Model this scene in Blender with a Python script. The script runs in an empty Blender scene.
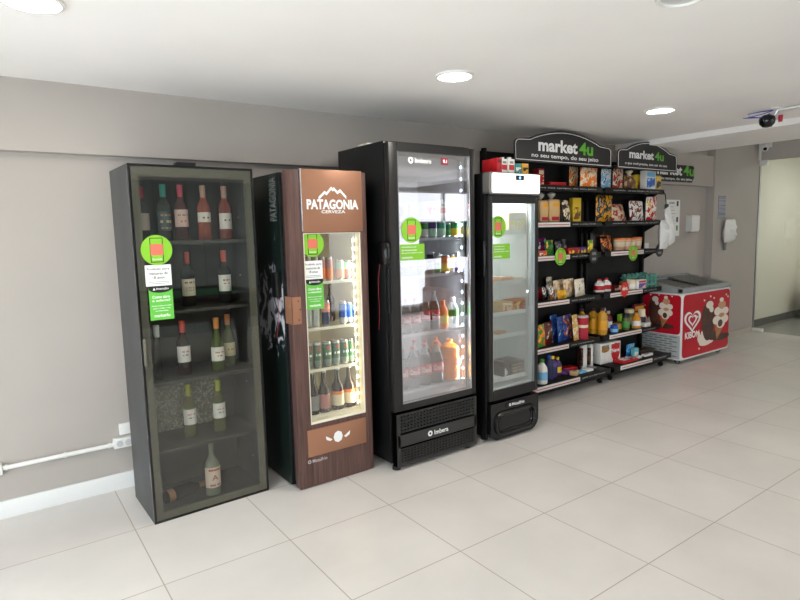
# a small self-service shop corner: appliances, snack racks and an ice cream freezer along a wall
import bpy, bmesh, math, random
from mathutils import Vector, Matrix
random.seed(11)
SC = bpy.context.scene
COL = SC.collection
PI = math.pi
# ------------------------------------------------------------------ colours and materials
def lin(c):
    return tuple(((v/255)/12.92 if v/255 <= .04045 else ((v/255+.055)/1.055)**2.4) for v in c)
HUE = dict(red=(190,28,36), darkred=(110,20,28), crimson=(178,24,52), pinkred=(214,70,84), rose=(172,112,108), salmon=(226,150,138), peach=(226,176,142),
  orange=(230,122,40), amber=(226,160,30), gold=(204,164,84), yellow=(236,200,50), mustard=(222,150,30), butter=(240,226,160), cream=(232,216,184), tan=(206,170,118),
  brown=(120,76,46), choco=(56,34,28), black=(22,22,24), grey=(130,130,132), white=(232,230,226), silver=(186,190,192), green=(62,140,56), darkgreen=(24,70,44),
  lime=(140,200,50), olive=(92,94,50), emerald=(40,150,70), seagreen=(40,150,116), mint=(170,206,180), teal=(72,134,120), tealbox=(30,140,130), aqua=(110,190,200),
  sky=(120,186,224), azure=(30,130,200), blue=(36,84,176), navy=(30,34,80), purple=(70,40,110), violet=(120,70,150), magenta=(176,40,120),
  canGreen=(46,98,66), canGrey=(124,138,128), pizza=(214,120,44), pizzadark=(150,56,30), fanta=(236,136,24), cola=(34,18,14), clear=(190,200,204), brownglass=(62,40,22))
MATS = {}
def mat(name, col=(128,128,128), rough=.5, metal=0, spec=.5, emit=0, ecol=None, coat=0, bump=None):
    if name in MATS: return MATS[name]
    m = bpy.data.materials.new(name); m.use_nodes = True
    p = m.node_tree.nodes['Principled BSDF']
    p.inputs['Base Color'].default_value = (*lin(col), 1)
    p.inputs['Roughness'].default_value = rough; p.inputs['Metallic'].default_value = metal
    p.inputs['Specular IOR Level'].default_value = spec
    p.inputs['Coat Weight'].default_value = coat
    if emit:
        p.inputs['Emission Color'].default_value = (*lin(ecol or col), 1); p.inputs['Emission Strength'].default_value = emit
    if bump:
        nt = m.node_tree; n = nt.nodes.new('ShaderNodeTexNoise'); n.inputs['Scale'].default_value = bump[0]; n.inputs['Detail'].default_value = 4
        b = nt.nodes.new('ShaderNodeBump'); b.inputs['Strength'].default_value = bump[1]; b.inputs['Distance'].default_value = .01
        tc = nt.nodes.new('ShaderNodeTexCoord')
        nt.links.new(tc.outputs['Object'], n.inputs['Vector']); nt.links.new(n.outputs['Fac'], b.inputs['Height']); nt.links.new(b.outputs['Normal'], p.inputs['Normal'])
    MATS[name] = m
    return m
def solid(h, rough=.4): return mat('solid_'+h, HUE[h], rough)
def noise_mat(name, stops, scale=(1,1,1), nscale=5, detail=4, rough=.5, constant=False, coord='Object', spec=.5, distortion=0, bump=0, metal=0):
    """a ramp of colours over a stretched noise"""
    if name in MATS: return MATS[name]
    m = bpy.data.materials.new(name); m.use_nodes = True; nt = m.node_tree; p = nt.nodes['Principled BSDF']
    tc = nt.nodes.new('ShaderNodeTexCoord'); mp = nt.nodes.new('ShaderNodeMapping'); mp.inputs['Scale'].default_value = scale
    n = nt.nodes.new('ShaderNodeTexNoise'); n.inputs['Scale'].default_value = nscale; n.inputs['Detail'].default_value = detail; n.inputs['Distortion'].default_value = distortion
    r = nt.nodes.new('ShaderNodeValToRGB'); cr = r.color_ramp
    cr.interpolation = 'CONSTANT' if constant else 'LINEAR'
    while len(cr.elements) < len(stops): cr.elements.new(.5)
    for e, (pos, c) in zip(cr.elements, stops): e.position = pos; e.color = (*lin(c), 1)
    L = nt.links.new
    L(tc.outputs[coord], mp.inputs['Vector']); L(mp.outputs['Vector'], n.inputs['Vector']); L(n.outputs['Fac'], r.inputs['Fac']); L(r.outputs['Color'], p.inputs['Base Color'])
    p.inputs['Roughness'].default_value = rough; p.inputs['Specular IOR Level'].default_value = spec; p.inputs['Metallic'].default_value = metal
    if bump:
        b = nt.nodes.new('ShaderNodeBump'); b.inputs['Strength'].default_value = bump; b.inputs['Distance'].default_value = .01
        L(n.outputs['Fac'], b.inputs['Height']); L(b.outputs['Normal'], p.inputs['Normal'])
    MATS[name] = m
    return m
def pk(a, b, c, scale=19):
    """printed packaging: three colours in irregular patches"""
    A, B, D = HUE[a], HUE[b], HUE[c]
    return noise_mat('print_%s_%s_%s' % (a, b, c), [(0, A), (.47, A), (.5, B), (.56, B), (.6, D), (.66, A)], nscale=scale, detail=2, rough=.32, constant=True)
def glass(name, tint=(255,255,255), gloss=.1, rough=.02, gcol=(255,255,255)):
    if name in MATS: return MATS[name]
    m = bpy.data.materials.new(name); m.use_nodes = True; nt = m.node_tree; nt.nodes.clear()
    o = nt.nodes.new('ShaderNodeOutputMaterial'); mx = nt.nodes.new('ShaderNodeMixShader'); t = nt.nodes.new('ShaderNodeBsdfTransparent'); g = nt.nodes.new('ShaderNodeBsdfGlossy')
    t.inputs['Color'].default_value = (*lin(tint), 1); g.inputs['Roughness'].default_value = rough; g.inputs['Color'].default_value = (*lin(gcol), 1)
    lw = nt.nodes.new('ShaderNodeLayerWeight'); lw.inputs['Blend'].default_value = .25
    ma = nt.nodes.new('ShaderNodeMath'); ma.operation = 'MULTIPLY_ADD'; ma.inputs[1].default_value = .5; ma.inputs[2].default_value = gloss
    L = nt.links.new
    L(lw.outputs['Fresnel'], ma.inputs[0]); L(ma.outputs[0], mx.inputs['Fac']); L(t.outputs[0], mx.inputs[1]); L(g.outputs[0], mx.inputs[2]); L(mx.outputs[0], o.inputs['Surface'])
    MATS[name] = m
    return m
def tinted(name, col, clear=.5, rough=.08):
    """coloured bottle glass or plastic: part see-through, part glossy body"""
    if name in MATS: return MATS[name]
    m = bpy.data.materials.new(name); m.use_nodes = True; nt = m.node_tree; p = nt.nodes['Principled BSDF']; o = nt.nodes['Material Output']
    p.inputs['Base Color'].default_value = (*lin(col), 1); p.inputs['Roughness'].default_value = rough
    t = nt.nodes.new('ShaderNodeBsdfTransparent'); t.inputs['Color'].default_value = (*lin(tuple(min(255, v+60) for v in col)), 1)
    mx = nt.nodes.new('ShaderNodeMixShader'); mx.inputs['Fac'].default_value = clear
    nt.links.new(p.outputs[0], mx.inputs[1]); nt.links.new(t.outputs[0], mx.inputs[2]); nt.links.new(mx.outputs[0], o.inputs['Surface'])
    MATS[name] = m
    return m
# ------------------------------------------------------------------ mesh building
class MB:
    def __init__(s): s.bm = bmesh.new(); s.mats = []
    def mi(s, m):
        if m not in s.mats: s.mats.append(m)
        return s.mats.index(m)
    def box(s, x0, x1, y0, y1, z0, z1, m, bev=0, seg=2, M=None):
        r = bmesh.ops.create_cube(s.bm, size=1); vs = r['verts']
        for v in vs:
            v.co = Vector((x0+(v.co.x+.5)*(x1-x0), y0+(v.co.y+.5)*(y1-y0), z0+(v.co.z+.5)*(z1-z0)))
        fs = {f for v in vs for f in v.link_faces}; k = s.mi(m)
        for f in fs: f.material_index = k
        if bev:
            es = list({e for v in vs for e in v.link_edges})
            r = bmesh.ops.bevel(s.bm, geom=es, offset=bev, segments=seg, profile=.5, affect='EDGES')
            vs = list({v for f in r['faces'] for v in f.verts} | {v for v in vs if v.is_valid})
        if M is not None:
            for v in vs: v.co = M @ v.co
        return s
    def lathe(s, prof, m, segs=20, c=(0,0,0), M=None):
        """prof: (radius, height[, material]) from the bottom up"""
        rings = []
        for p in prof:
            r, z = p[0], p[1]
            n = 1 if r <= 1e-6 else segs
            ring = []
            for i in range(n):
                a = 2*PI*i/segs; co = Vector((c[0]+r*math.cos(a), c[1]+r*math.sin(a), c[2]+z))
                ring.append(s.bm.verts.new(M @ co if M is not None else co))
            rings.append(ring)
        for k in range(len(rings)-1):
            a, b = rings[k], rings[k+1]
            mm = prof[k+1][2] if len(prof[k+1]) > 2 else m
            ix = s.mi(mm)
            for i in range(segs):
                j = (i+1) % segs
                vs = [a[i % len(a)], a[j % len(a)], b[j % len(b)], b[i % len(b)]]
                u = []
                for v in vs:
                    if v not in u: u.append(v)
                if len(u) > 2:
                    try: f = s.bm.faces.new(u); f.material_index = ix
                    except ValueError: pass
        return s
    def tube(s, pts, r, m, segs=8, closed=False, M=None):
        pts = [Vector(p) for p in pts]; n = len(pts); rings = []
        up = Vector((0,0,1)); prev = None
        for i, p in enumerate(pts):
            a = pts[(i-1) % n] if (closed or i > 0) else p; b = pts[(i+1) % n] if (closed or i < n-1) else p
            t = (b-a).normalized()
            if prev is None: u = t.orthogonal().normalized()
            else:
                u = prev - t*prev.dot(t)
                u = u.normalized() if u.length > 1e-6 else t.orthogonal().normalized()
            prev = u; w = t.cross(u)
            ring = []
            for k in range(segs):
                co = p + r*(math.cos(2*PI*k/segs)*u + math.sin(2*PI*k/segs)*w)
                ring.append(s.bm.verts.new(M @ co if M is not None else co))
            rings.append(ring)
        ix = s.mi(m)
        for i in range(n if closed else n-1):
            a, b = rings[i], rings[(i+1) % n]
            for k in range(segs):
                f = s.bm.faces.new([a[k], a[(k+1) % segs], b[(k+1) % segs], b[k]]); f.material_index = ix
        if not closed:
            for ring in (rings[0], rings[-1]): f = s.bm.faces.new(ring); f.material_index = ix
        return s
    def prism(s, poly, y0, y1, m, back=None, M=None, fr=None):
        """a polygon in (x, z) pushed from y0 to y1; or in a frame fr = (origin, right, up, normal) pushed along the normal"""
        def put(x, z, y):
            if fr: co = fr[0]+fr[1]*x+fr[2]*z+fr[3]*y
            else: co = Vector((x, y, z))
            return s.bm.verts.new(M @ co if M is not None else co)
        A = [put(x, z, y0) for x, z in poly]; B = [put(x, z, y1) for x, z in poly]; ix = s.mi(m)
        n = len(poly); fs = [s.bm.faces.new(A), s.bm.faces.new(list(reversed(B)))]
        for i in range(n): fs.append(s.bm.faces.new([A[(i+1) % n], A[i], B[i], B[(i+1) % n]]))
        for f in fs: f.material_index = ix
        return s
    def pouch(s, w, h, d, m, M=None, nx=7, nz=9, seal=.07, wob=.12):
        ix = s.mi(m); rnd = random.Random(int(w*1e4+h*1e5))
        F = {}; B = {}
        for i in range(nx+1):
            for k in range(nz+1):
                u = i/nx; v = k/nz
                edge = max(0, min((v-seal)/(1-2*seal), 1)) if seal else v
                t = math.sin(PI*edge)**.55*(max(0, 1-abs(2*u-1)**3.2))**.7 if 0 < edge < 1 else 0
                t = max(t, 0)*(1+rnd.uniform(-wob, wob))
                wx = w*(1-.04*(math.sin(PI*edge)**.6 if 0 < edge < 1 else 0))
                x = (u-.5)*wx; z = v*h
                co = Vector((x, -t*d/2, z)); cb = Vector((x, t*d/2, z))
                F[i,k] = s.bm.verts.new(M @ co if M is not None else co)
                B[i,k] = F[i,k] if i in (0, nx) or k in (0, nz) else s.bm.verts.new(M @ cb if M is not None else cb)
        for i in range(nx):
            for k in range(nz):
                f = s.bm.faces.new([F[i,k], F[i+1,k], F[i+1,k+1], F[i,k+1]]); f.material_index = ix
                q = [B[i,k], B[i,k+1], B[i+1,k+1], B[i+1,k]]
                if len(set(q)) == 4 and set(q) != {F[i,k], F[i+1,k], F[i+1,k+1], F[i,k+1]}:
                    f = s.bm.faces.new(q); f.material_index = ix
        return s
    def build(s, name, parent=None, angle=35, normals=True):
        if normals: bmesh.ops.recalc_face_normals(s.bm, faces=s.bm.faces)
        me = bpy.data.meshes.new(name); s.bm.to_mesh(me); s.bm.free()
        for m in s.mats: me.materials.append(m)
        for p in me.polygons: p.use_smooth = True
        me.set_sharp_from_angle(angle=math.radians(angle))
        o = bpy.data.objects.new(name, me); COL.objects.link(o)
        if parent: o.parent = parent
        return o
def thing(name, label, cat, loc=(0,0,0), rz=0, group=None, rx=0):
    o = bpy.data.objects.new(name, None); COL.objects.link(o); o.empty_display_size = .05
    o.location = loc; o.rotation_euler = (rx, 0, rz); return tag(o, label, cat, group)
def tag(o, label, cat, group=None):
    o['label'] = label; o['category'] = cat
    if group: o['group'] = group
    return o
def struct(o, label=None):
    o['kind'] = 'structure'
    if label: o['label'] = label
    return o
def arc(cx, cz, r, a0, a1, n=8):
    return [(cx+r*math.cos(math.radians(a0+(a1-a0)*i/n)), cz+r*math.sin(math.radians(a0+(a1-a0)*i/n))) for i in range(n+1)]
def rrect(x0, x1, z0, z1, r, n=6):
    return arc(x1-r, z1-r, r, 0, 90, n)+arc(x0+r, z1-r, r, 90, 180, n)+arc(x0+r, z0+r, r, 180, 270, n)+arc(x1-r, z0+r, r, 270, 360, n)
FRONT = (Vector((1,0,0)), Vector((0,0,1)), Vector((0,-1,0)))      # right, up, normal of a face that looks into the room
def glyphs(s, bold=0, shear=0):
    cu = bpy.data.curves.new('lettering', 'FONT'); cu.body = s; cu.size = 1; cu.offset = bold; cu.shear = shear; cu.align_x = 'CENTER'; cu.resolution_u = 3; cu.space_line = .95
    ob = bpy.data.objects.new('lettering', cu); COL.objects.link(ob)
    me = bpy.data.meshes.new_from_object(ob)
    bpy.data.objects.remove(ob); bpy.data.curves.remove(cu)
    return me
def text(s, parent, m, x, z, y, w=None, h=None, bold=.012, fr=FRONT, name='lettering', shear=0, th=.0006, wrap=None, label=None):
    """flat lettering centred on (x, z) of a face at depth y, scaled to the width w (and height h)"""
    me = glyphs(s, bold, shear); vs = me.vertices
    xs = [v.co.x for v in vs]; ys = [v.co.y for v in vs]
    cx, cy = (min(xs)+max(xs))/2, (min(ys)+max(ys))/2; sx = (w/(max(xs)-min(xs))) if w else None; sy = (h/(max(ys)-min(ys))) if h else None
    sx = sx or sy; sy = sy or sx
    R, U, N = fr; O = Vector((x, y, z)) if fr is FRONT else Vector((x, y, z))
    for v in vs:
        a, b = (v.co.x-cx)*sx, (v.co.y-cy)*sy
        if wrap: v.co = O + Vector((wrap*math.sin(a/wrap), wrap*(1-math.cos(a/wrap)), b)) + Vector((0, -th, 0))
        else: v.co = O + R*a + U*b + N*th
    me.materials.clear(); me.materials.append(m); me.name = name
    o = bpy.data.objects.new(name, me); COL.objects.link(o)
    if parent: o.parent = parent
    if label: o['label'] = label
    return o
def area(name, loc, rot, sx, sy, power, col=(1,1,1), spread=PI):
    l = bpy.data.lights.new(name, 'AREA'); l.shape = 'RECTANGLE'; l.size = sx; l.size_y = sy; l.energy = power; l.color = col; l.spread = spread
    o = bpy.data.objects.new(name, l); COL.objects.link(o); o.location = loc; o.rotation_euler = rot; return o
# common materials
BLK = mat('black_powder_coat', (11,11,12), .42, spec=.35); GLB = mat('black_gloss_plastic', (10,10,11), .18, spec=.5); DRK = mat('black_frame', (26,25,24), .4, spec=.4)
WHT = mat('white_plastic', (228,227,223), .35); PRW = mat('print_white', (236,236,234), .5); PRB = mat('print_black', (18,18,18), .5)
STG = mat('sticker_green', (128,190,44), .45); STG2 = mat('notice_green', (96,184,66), .45); SALM = mat('print_salmon', (214,110,92), .5); STL = mat('steel', (170,172,174), .3, metal=1)
CHR = mat('chrome_strip', (220,220,224), .15, metal=1); COP = mat('copper_sheet', (160,114,88), .42, metal=.35, bump=(90,.02))
RUB = mat('black_rubber', (16,16,16), .7)
P_LEFT, P_FRONT, P_SUN, P_LAMP, P_ADDED, EXPO = 140, 28, 25, 8, 36, .14
# ------------------------------------------------------------------ the room
def plaster(name, col): return noise_mat(name, [(.3, tuple(v-3 for v in col)), (.7, tuple(v+3 for v in col))], nscale=1.3, detail=3, rough=.75, spec=.25)
WALL = plaster('greige_paint', (174,167,160)); CEI = plaster('ceiling_paint', (240,237,234)); SKW = mat('white_skirting', (222,222,220), .4)
def floor_mat():
    m = bpy.data.materials.new('porcelain_tiles'); m.use_nodes = True; nt = m.node_tree; p = nt.nodes['Principled BSDF']; L = nt.links.new
    tc = nt.nodes.new('ShaderNodeTexCoord'); mp = nt.nodes.new('ShaderNodeMapping'); mp.inputs['Location'].default_value = (6.0, .5953+.5986*15, 0)
    br = nt.nodes.new('ShaderNodeTexBrick'); br.offset = 0; br.squash = 1
    br.inputs['Scale'].default_value = 1; br.inputs['Brick Width'].default_value = .6; br.inputs['Row Height'].default_value = .5986
    br.inputs['Mortar Size'].default_value = .0028; br.inputs['Mortar Smooth'].default_value = .1; br.inputs['Bias'].default_value = 0
    br.inputs['Color1'].default_value = (*lin((215,211,206)), 1); br.inputs['Color2'].default_value = (*lin((211,206,201)), 1); br.inputs['Mortar'].default_value = (*lin((172,158,147)), 1)
    n = nt.nodes.new('ShaderNodeTexNoise'); n.inputs['Scale'].default_value = 2.2; n.inputs['Detail'].default_value = 6
    r = nt.nodes.new('ShaderNodeValToRGB'); r.color_ramp.elements[0].position = .35; r.color_ramp.elements[0].color = (.9,.9,.9,1); r.color_ramp.elements[1].position = .7; r.color_ramp.elements[1].color = (1,1,1,1)
    mx = nt.nodes.new('ShaderNodeMix'); mx.data_type = 'RGBA'; mx.blend_type = 'MULTIPLY'; mx.inputs['Factor'].default_value = 1
    L(tc.outputs['Object'], mp.inputs['Vector']); L(mp.outputs[0], br.inputs['Vector']); L(tc.outputs['Object'], n.inputs['Vector']); L(n.outputs['Fac'], r.inputs['Fac'])
    L(br.outputs['Color'], mx.inputs[6]); L(r.outputs['Color'], mx.inputs[7]); L(mx.outputs[2], p.inputs['Base Color'])
    p.inputs['Roughness'].default_value = .3; p.inputs['Specular IOR Level'].default_value = .5
    b = nt.nodes.new('ShaderNodeBump'); b.inputs['Strength'].default_value = .25; b.inputs['Distance'].default_value = .002; b.invert = True
    L(br.outputs['Fac'], b.inputs['Height']); L(b.outputs[0], p.inputs['Normal'])
    return m
def slab(name, x0, x1, y0, y1, z0, z1, m, bev=0): return struct(MB().box(x0, x1, y0, y1, z0, z1, m, bev).build(name))
XL, XR, YF = -2.2, 8.85, -6.5
slab('floor', XL-.1, XR, YF-.1, .2, -.06, 0, floor_mat())
slab('wall_back', XL-.1, 7.6, 0, .12, 0, 2.8, WALL)
slab('wall_pillar', 7.57, XR, -.1, .12, 0, 2.8, WALL)
slab('trim_1', XL, 7.57, -.08, 0, 1.985, 2.355, WALL)                          # the beam along the back wall
slab('baseboard_back', XL, 7.57, -.014, 0, 0, .1, SKW, .002)
slab('baseboard_pillar', 7.556, 8.75, -.112, -.1, 0, .07, plaster('greige_skirting', (186,176,166)))
slab('ceiling', XL-.1, 5.5, YF-.1, .12, 2.355, 2.46, CEI)
slab('trim_2', 5.5, 6.5, YF-.1, .12, 2.305, 2.8, CEI)                          # the lowered bulkhead
slab('ceiling', 6.5, 11, YF-.1, .3, 2.66, 2.76, CEI)
slab('wall_right', 8.75, XR, YF-.1, -2.5, 0, 2.66, WALL)
slab('trim_3', 8.75, XR, -2.5, -.1, 2.36, 2.66, WALL)                          # header over the glass
slab('trim_4', 8.735, 8.75, -.13, -.1, 2.36, 2.6, WHT)                         # white corner bead beside the header
# window wall on the left and the wall behind the photographer
PAN = noise_mat('grey_panels', [(.3, (160,170,174)), (.7, (170,180,184))], nscale=2, rough=.6)
slab('wall_left', XL-.1, XL, YF-.1, -5.4, 0, 2.36, WALL); slab('wall_left', XL-.1, XL, -1.0, .12, 0, 2.36, WALL)
slab('wall_left', XL-.1, XL, -5.4, -1.0, 0, .2, WALL); slab('wall_left', XL-.1, XL, -5.4, -1.0, 1.85, 2.36, WALL)
slab('wall_front', XL, 4.9, YF-.1, YF, 0, 2.36, PAN)
slab('wall_front', 4.9, 8.75, YF-.1, YF, 0, .12, WALL); slab('wall_front', 4.9, 8.75, YF-.1, YF, 2.25, 2.66, WALL); slab('wall_front', 8.5, 8.75, YF-.1, YF, .12, 2.25, WALL)
b = MB()
for i in range(19): b.box(.3+.24*i, .305+.24*i, YF, YF+.012, 0, 2.35, mat('panel_joint', (70,76,78), .6))
struct(b.build('trim_5'))
def window(name, horizontal, a0, a1, z0, z1, at, bars):
    b = MB()
    for k in range(bars+1):
        p = a0+(a1-a0)*k/bars
        if horizontal: b.box(p-.03, p+.03, at-.03, at+.03, z0, z1, WHT)
        else: b.box(at-.03, at+.03, p-.03, p+.03, z0, z1, WHT)
    for z in (z0, z1):
        if horizontal: b.box(a0, a1, at-.03, at+.03, z-.03, z+.03, WHT)
        else: b.box(at-.03, at+.03, a0, a1, z-.03, z+.03, WHT)
    struct(b.build(name))
window('window_1', False, -5.4, -1.0, .2, 1.85, XL-.05, 4)
window('window_2', True, 4.9, 8.5, .12, 2.25, YF-.05, 3)
area('daylight_left', (XL-.12, -3.2, 1.02), (0, -PI/2+.4, 0), 1.65, 4.4, P_LEFT, (.76, .9, 1))
sl = bpy.data.lights.new('sun', 'SUN'); sl.energy = P_SUN; sl.angle = .02; sl.color = (1, .94, .87)
sl.color = (1, .975, .94); so = bpy.data.objects.new('sun', sl); COL.objects.link(so); so.rotation_euler = Vector((1, -.8, -.6)).to_track_quat('-Z', 'Y').to_euler()
area('daylight_front', (6.7, YF-.12, 1.19), (PI/2, 0, 0), 3.6, 2.1, P_FRONT, (.97, .97, 1))
# the corridor behind the glass
LW = plaster('corridor_paint', (222,220,210)); GRF = noise_mat('grey_corridor_floor', [(.3,(120,120,118)),(.7,(134,134,132))], nscale=3, rough=.3)
slab('floor', XR, 11, -3, .3, -.06, -.001, GRF)
slab('wall_corridor', XR, 11, .05, .15, 0, 2.66, LW); slab('wall_corridor', 10.85, 11, -3, .05, 0, 2.66, LW); slab('wall_corridor', XR, 11, -3.1, -3, 0, 2.66, LW)
slab('baseboard_corridor', XR, 10.85, .03, .05, 0, .1, mat('dark_skirting', (86,86,84), .5))
area('corridor_fill', (9.9, -1.4, 2.6), (0, 0, 0), 1.2, 1.2, 32, (1, .99, .94))  # added fill light without a fixture, brightens the corridor
t = thing('low_cabinet', 'low wooden cabinet at the far end of the corridor behind the glass', 'cabinet', (10.55, -.5, 0))
wd = noise_mat('light_wood', [(.3,(150,118,76)),(.7,(170,136,92))], scale=(8,8,.6), nscale=4, rough=.5)
MB().box(-.2, .28, -.5, .36, .05, .62, wd, .004).build('body', t); MB().box(-.22, -.2, -.49, -.07, .07, .6, wd, .003).build('door', t); MB().box(-.22, -.2, -.06, .35, .07, .6, wd, .003).build('door', t)
MB().box(-.16, .26, -.46, .33, 0, .05, BLK).build('plinth', t)
g = struct(MB().box(8.795, 8.805, -2.5, -.1, .004, 2.36, glass('green_glass', (242,244,241), .06)).build('window_3'))
c = MB().box(8.77, 8.83, -.24, -.1, .004, .05, WHT, .004).build('glass_clamp', g); c = MB().box(8.77, 8.83, -.2, -.1, 2.29, 2.36, WHT, .004).build('glass_clamp', g)
c = MB().box(8.785, 8.815, -.112, -.1, .05, 2.29, STL).build('edge_channel', g)
# ------------------------------------------------------------------ ceiling fixtures
def downlight(x, y, r, label, lit=True, watts=P_LAMP):
    t = thing('ceiling_light', label, 'ceiling light', (x, y, 2.355), group='recessed ceiling lights')
    MB().lathe([(r-.012, -.003), (r-.006, -.012), (r+.006, -.01), (r+.008, 0)], WHT, 32).build('trim_ring', t)
    m = mat('lamp_disc', (255,246,232), .5, emit=9, ecol=(255,240,214)) if lit else mat('unlit_disc', (206,206,206), .3)
    MB().lathe([(0, -.004), (r-.012, -.004), (r-.012, -.001), (0, -.001)], m, 32).build('diffuser', t)
    if lit:
        l = bpy.data.lights.new('lamp_glow', 'AREA'); l.shape = 'DISK'; l.size = 2*r-.04; l.energy = watts; l.color = (1, .94, .87)
        o = bpy.data.objects.new('lamp_glow', l); COL.objects.link(o); o.location = (x, y, 2.348)
downlight(.3, -1.262, .098, 'lit ceiling light cut by the top left edge of the picture')
downlight(2.25, -1.28, .098, 'lit round ceiling light above the tall black drinks fridge')
downlight(4.185, -1.335, .098, 'lit round ceiling light near the ceiling step, before the shop signs')
downlight(2.26, -2.54, .085, 'unlit pale round fixture cut by the top edge of the picture', False)
for k, (x, y) in enumerate([(-.6,-5.3),(4.2,-5.3)]):  # unseen lamps added to brighten the room from behind the camera
    downlight(x, y, .098, 'added unseen ceiling light behind the photographer, '+['leftmost of its row','rightmost of its row'][k], True, P_ADDED)
t = thing('ceiling_camera', 'black round ceiling device with blue cables on white bracket by the ceiling step', 'camera', (4.93, -1.77, 2.355))
MB().box(-.09, .12, -.10, -.04, -.014, 0, WHT, .004).box(-.02, .03, -.22, -.06, -.022, -.006, WHT, .004).build('bracket', t)
MB().tube([(0,-.05,-.01),(0,-.03,-.045)], .012, STL).build('arm', t)
MB().lathe([(0,-.056), (.03,-.05), (.05,-.028), (.055,0), (.05,.022), (.03,.036), (0,.04)], GLB, 20, (0,.02,-.075)).build('housing', t)
MB().lathe([(0,-.03), (.014,-.028), (.016,.02), (0,.022)], mat('red_plastic', (170,24,52), .35), 14, (.05,-.05,-.065)).build('red_adapter', t)
b = MB()
for k in range(2): b.tube([(0,-.02,-.012), (-.03,.05,-.012-.02*k), (-.06-.02*k,.13,-.02-.03*k), (-.09,.10+.05*k,-.05), (-.05,.03,-.06), (-.01,.0,-.03)], .0028, mat('blue_cable', (36,66,170), .5), 6)
b.build('cable', t)
t = thing('security_camera', 'small white security camera in the corner above the glass partition', 'camera', (8.70, -.2, 2.55))
MB().box(.01, .0515, -.06, .06, -.03, .06, WHT, .006).build('base', t)
MB().lathe([(0,-.05), (.03,-.048), (.045,-.02), (.045,.02), (.03,.04), (0,.042)], WHT, 16, M=Matrix.Translation((-.03,0,-.03)) @ Matrix.Rotation(-.5, 4, 'Y')).build('dome', t)
MB().lathe([(0,0), (.022,0), (.022,.012), (0,.014)], GLB, 16, M=Matrix.Translation((-.06,-.02,-.055)) @ Matrix.Rotation(-2.0, 4, 'Y')).build('lens', t)
# ------------------------------------------------------------------ small things on the walls
t = thing('wall_conduit', 'white surface conduit along the wall above the skirting, left of the wine cabinet', 'conduit', (.06, 0, .289))
MB().tube([(.0035,-.022,0),(.551,-.022,0)], .013, WHT, 12).build('pipe', t)
for x in (.02, .3, .53): MB().lathe([(.0165,-.006),(.0165,.006)], WHT, 12, M=Matrix.Translation((x,-.022,0)) @ Matrix.Rotation(PI/2, 4, 'Y')).build('collar', t)
def socket(x, z, w, label, holes):
    t = thing('socket_box', label, 'socket', (x, 0, z), group='white socket boxes on the conduit')
    MB().box(-w/2, w/2, -.044, 0, -.03, .03, WHT, .005).build('box', t)
    for h in holes:
        MB().lathe([(0,.0),(.017,0),(.019,.004),(0,.004)], mat('socket_grey', (196,196,196), .4), 16, M=Matrix.Translation((h,-.044,0)) @ Matrix.Rotation(PI/2, 4, 'X')).build('socket', t)
socket(.02, .288, .085, 'white socket box at the left end of the conduit, cut by the picture edge', (0,))
socket(.672, .295, .12, 'white double socket box beside the wine cabinet', (-.028, .02))
tag(MB().box(.652, .73, -.012, 0, .335, .405, WHT, .003).build('blank_plate'), 'white blank wall plate above the double socket beside the wine cabinet', 'wall plate')
t = thing('wall_notice', 'white poster with fine print on the wall beyond the rack', 'poster', (6.79, 0, 1.6))
MB().box(-.155, .155, -.004, 0, -.215, .215, PRW).build('sheet', t)
INK = mat('print_grey', (120,122,122), .6)
text('market4u', t, mat('ink_dark', (60,60,60), .6), -.03, .18, -.004, .12, .03)
for k in range(8): MB().box(-.12, .02+.02*(k % 3), -.0046, -.004, .13-.04*k, .134-.04*k, INK).build('text_line', t)
b = MB()
for k, z in enumerate((.17, -.02, -.12)): b.box(.08, .12, -.0046, -.004, z-.03, z+.03, mat('ink_dark', (60,60,60), .6) if k < 2 else solid('green'))
b.box(-.03, .0, -.0046, -.004, -.14, -.09, solid('green')); b.build('picture', t)
t = thing('towel_dispenser', 'white paper towel dispenser on the wall above the ice cream freezer', 'dispenser', (7.19, 0, 1.53))
MB().prism([(-.0,-.1),(0,.1),(-.065,.1),(-.08,.085),(-.08,-.07),(-.065,-.1)], -.09, .09, WHT, fr=(Vector((0,.002,0)), Vector((0,1,0)), Vector((0,0,1)), Vector((1,0,0)))).build('cover', t)
MB().box(-.07, .07, -.06, -.02, -.107, -.1, mat('dispenser_slot', (90,90,90), .6)).build('slot', t)
tag(MB().box(7.68, 7.86, -.106, -.1, 1.58, 1.87, noise_mat('notice_print', [(0,(134,138,150)),(.5,(150,152,160)),(.56,(110,112,122))], scale=(.3,1,14), nscale=6, rough=.6)).build('pillar_notice'), 'grey printed notice on the pillar above the white bag bundle', 'notice')
t = thing('plastic_bag', 'white plastic bag bundle hanging from a hook on the pillar', 'bag', (7.88, -.1, 1.28))
MB().pouch(.27, .29, .12, mat('bag_film', (226,224,220), .4), M=Matrix.Translation((0,-.06,0)), seal=.0, wob=.3).build('bag_film', t)
MB().tube([(0,.002,.25),(0,-.07,.25),(0,-.07,.28)], .006, STL).build('hook', t)
MB().tube([(-.05,-.04,.02),(-.055,-.03,-.06),(-.05,-.03,-.10)], .02, mat('bag_tail', (120,120,120), .5), 8).build('dark_tail', t)
t = thing('wall_switch', 'small white wall plates half hidden behind the right end of the rack', 'wall plate', (6.23, 0, 1.245))
for z in (.04, -.045): MB().box(-.055, .055, -.012, 0, z-.036, z+.036, WHT, .003).build('plate', t)
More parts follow.
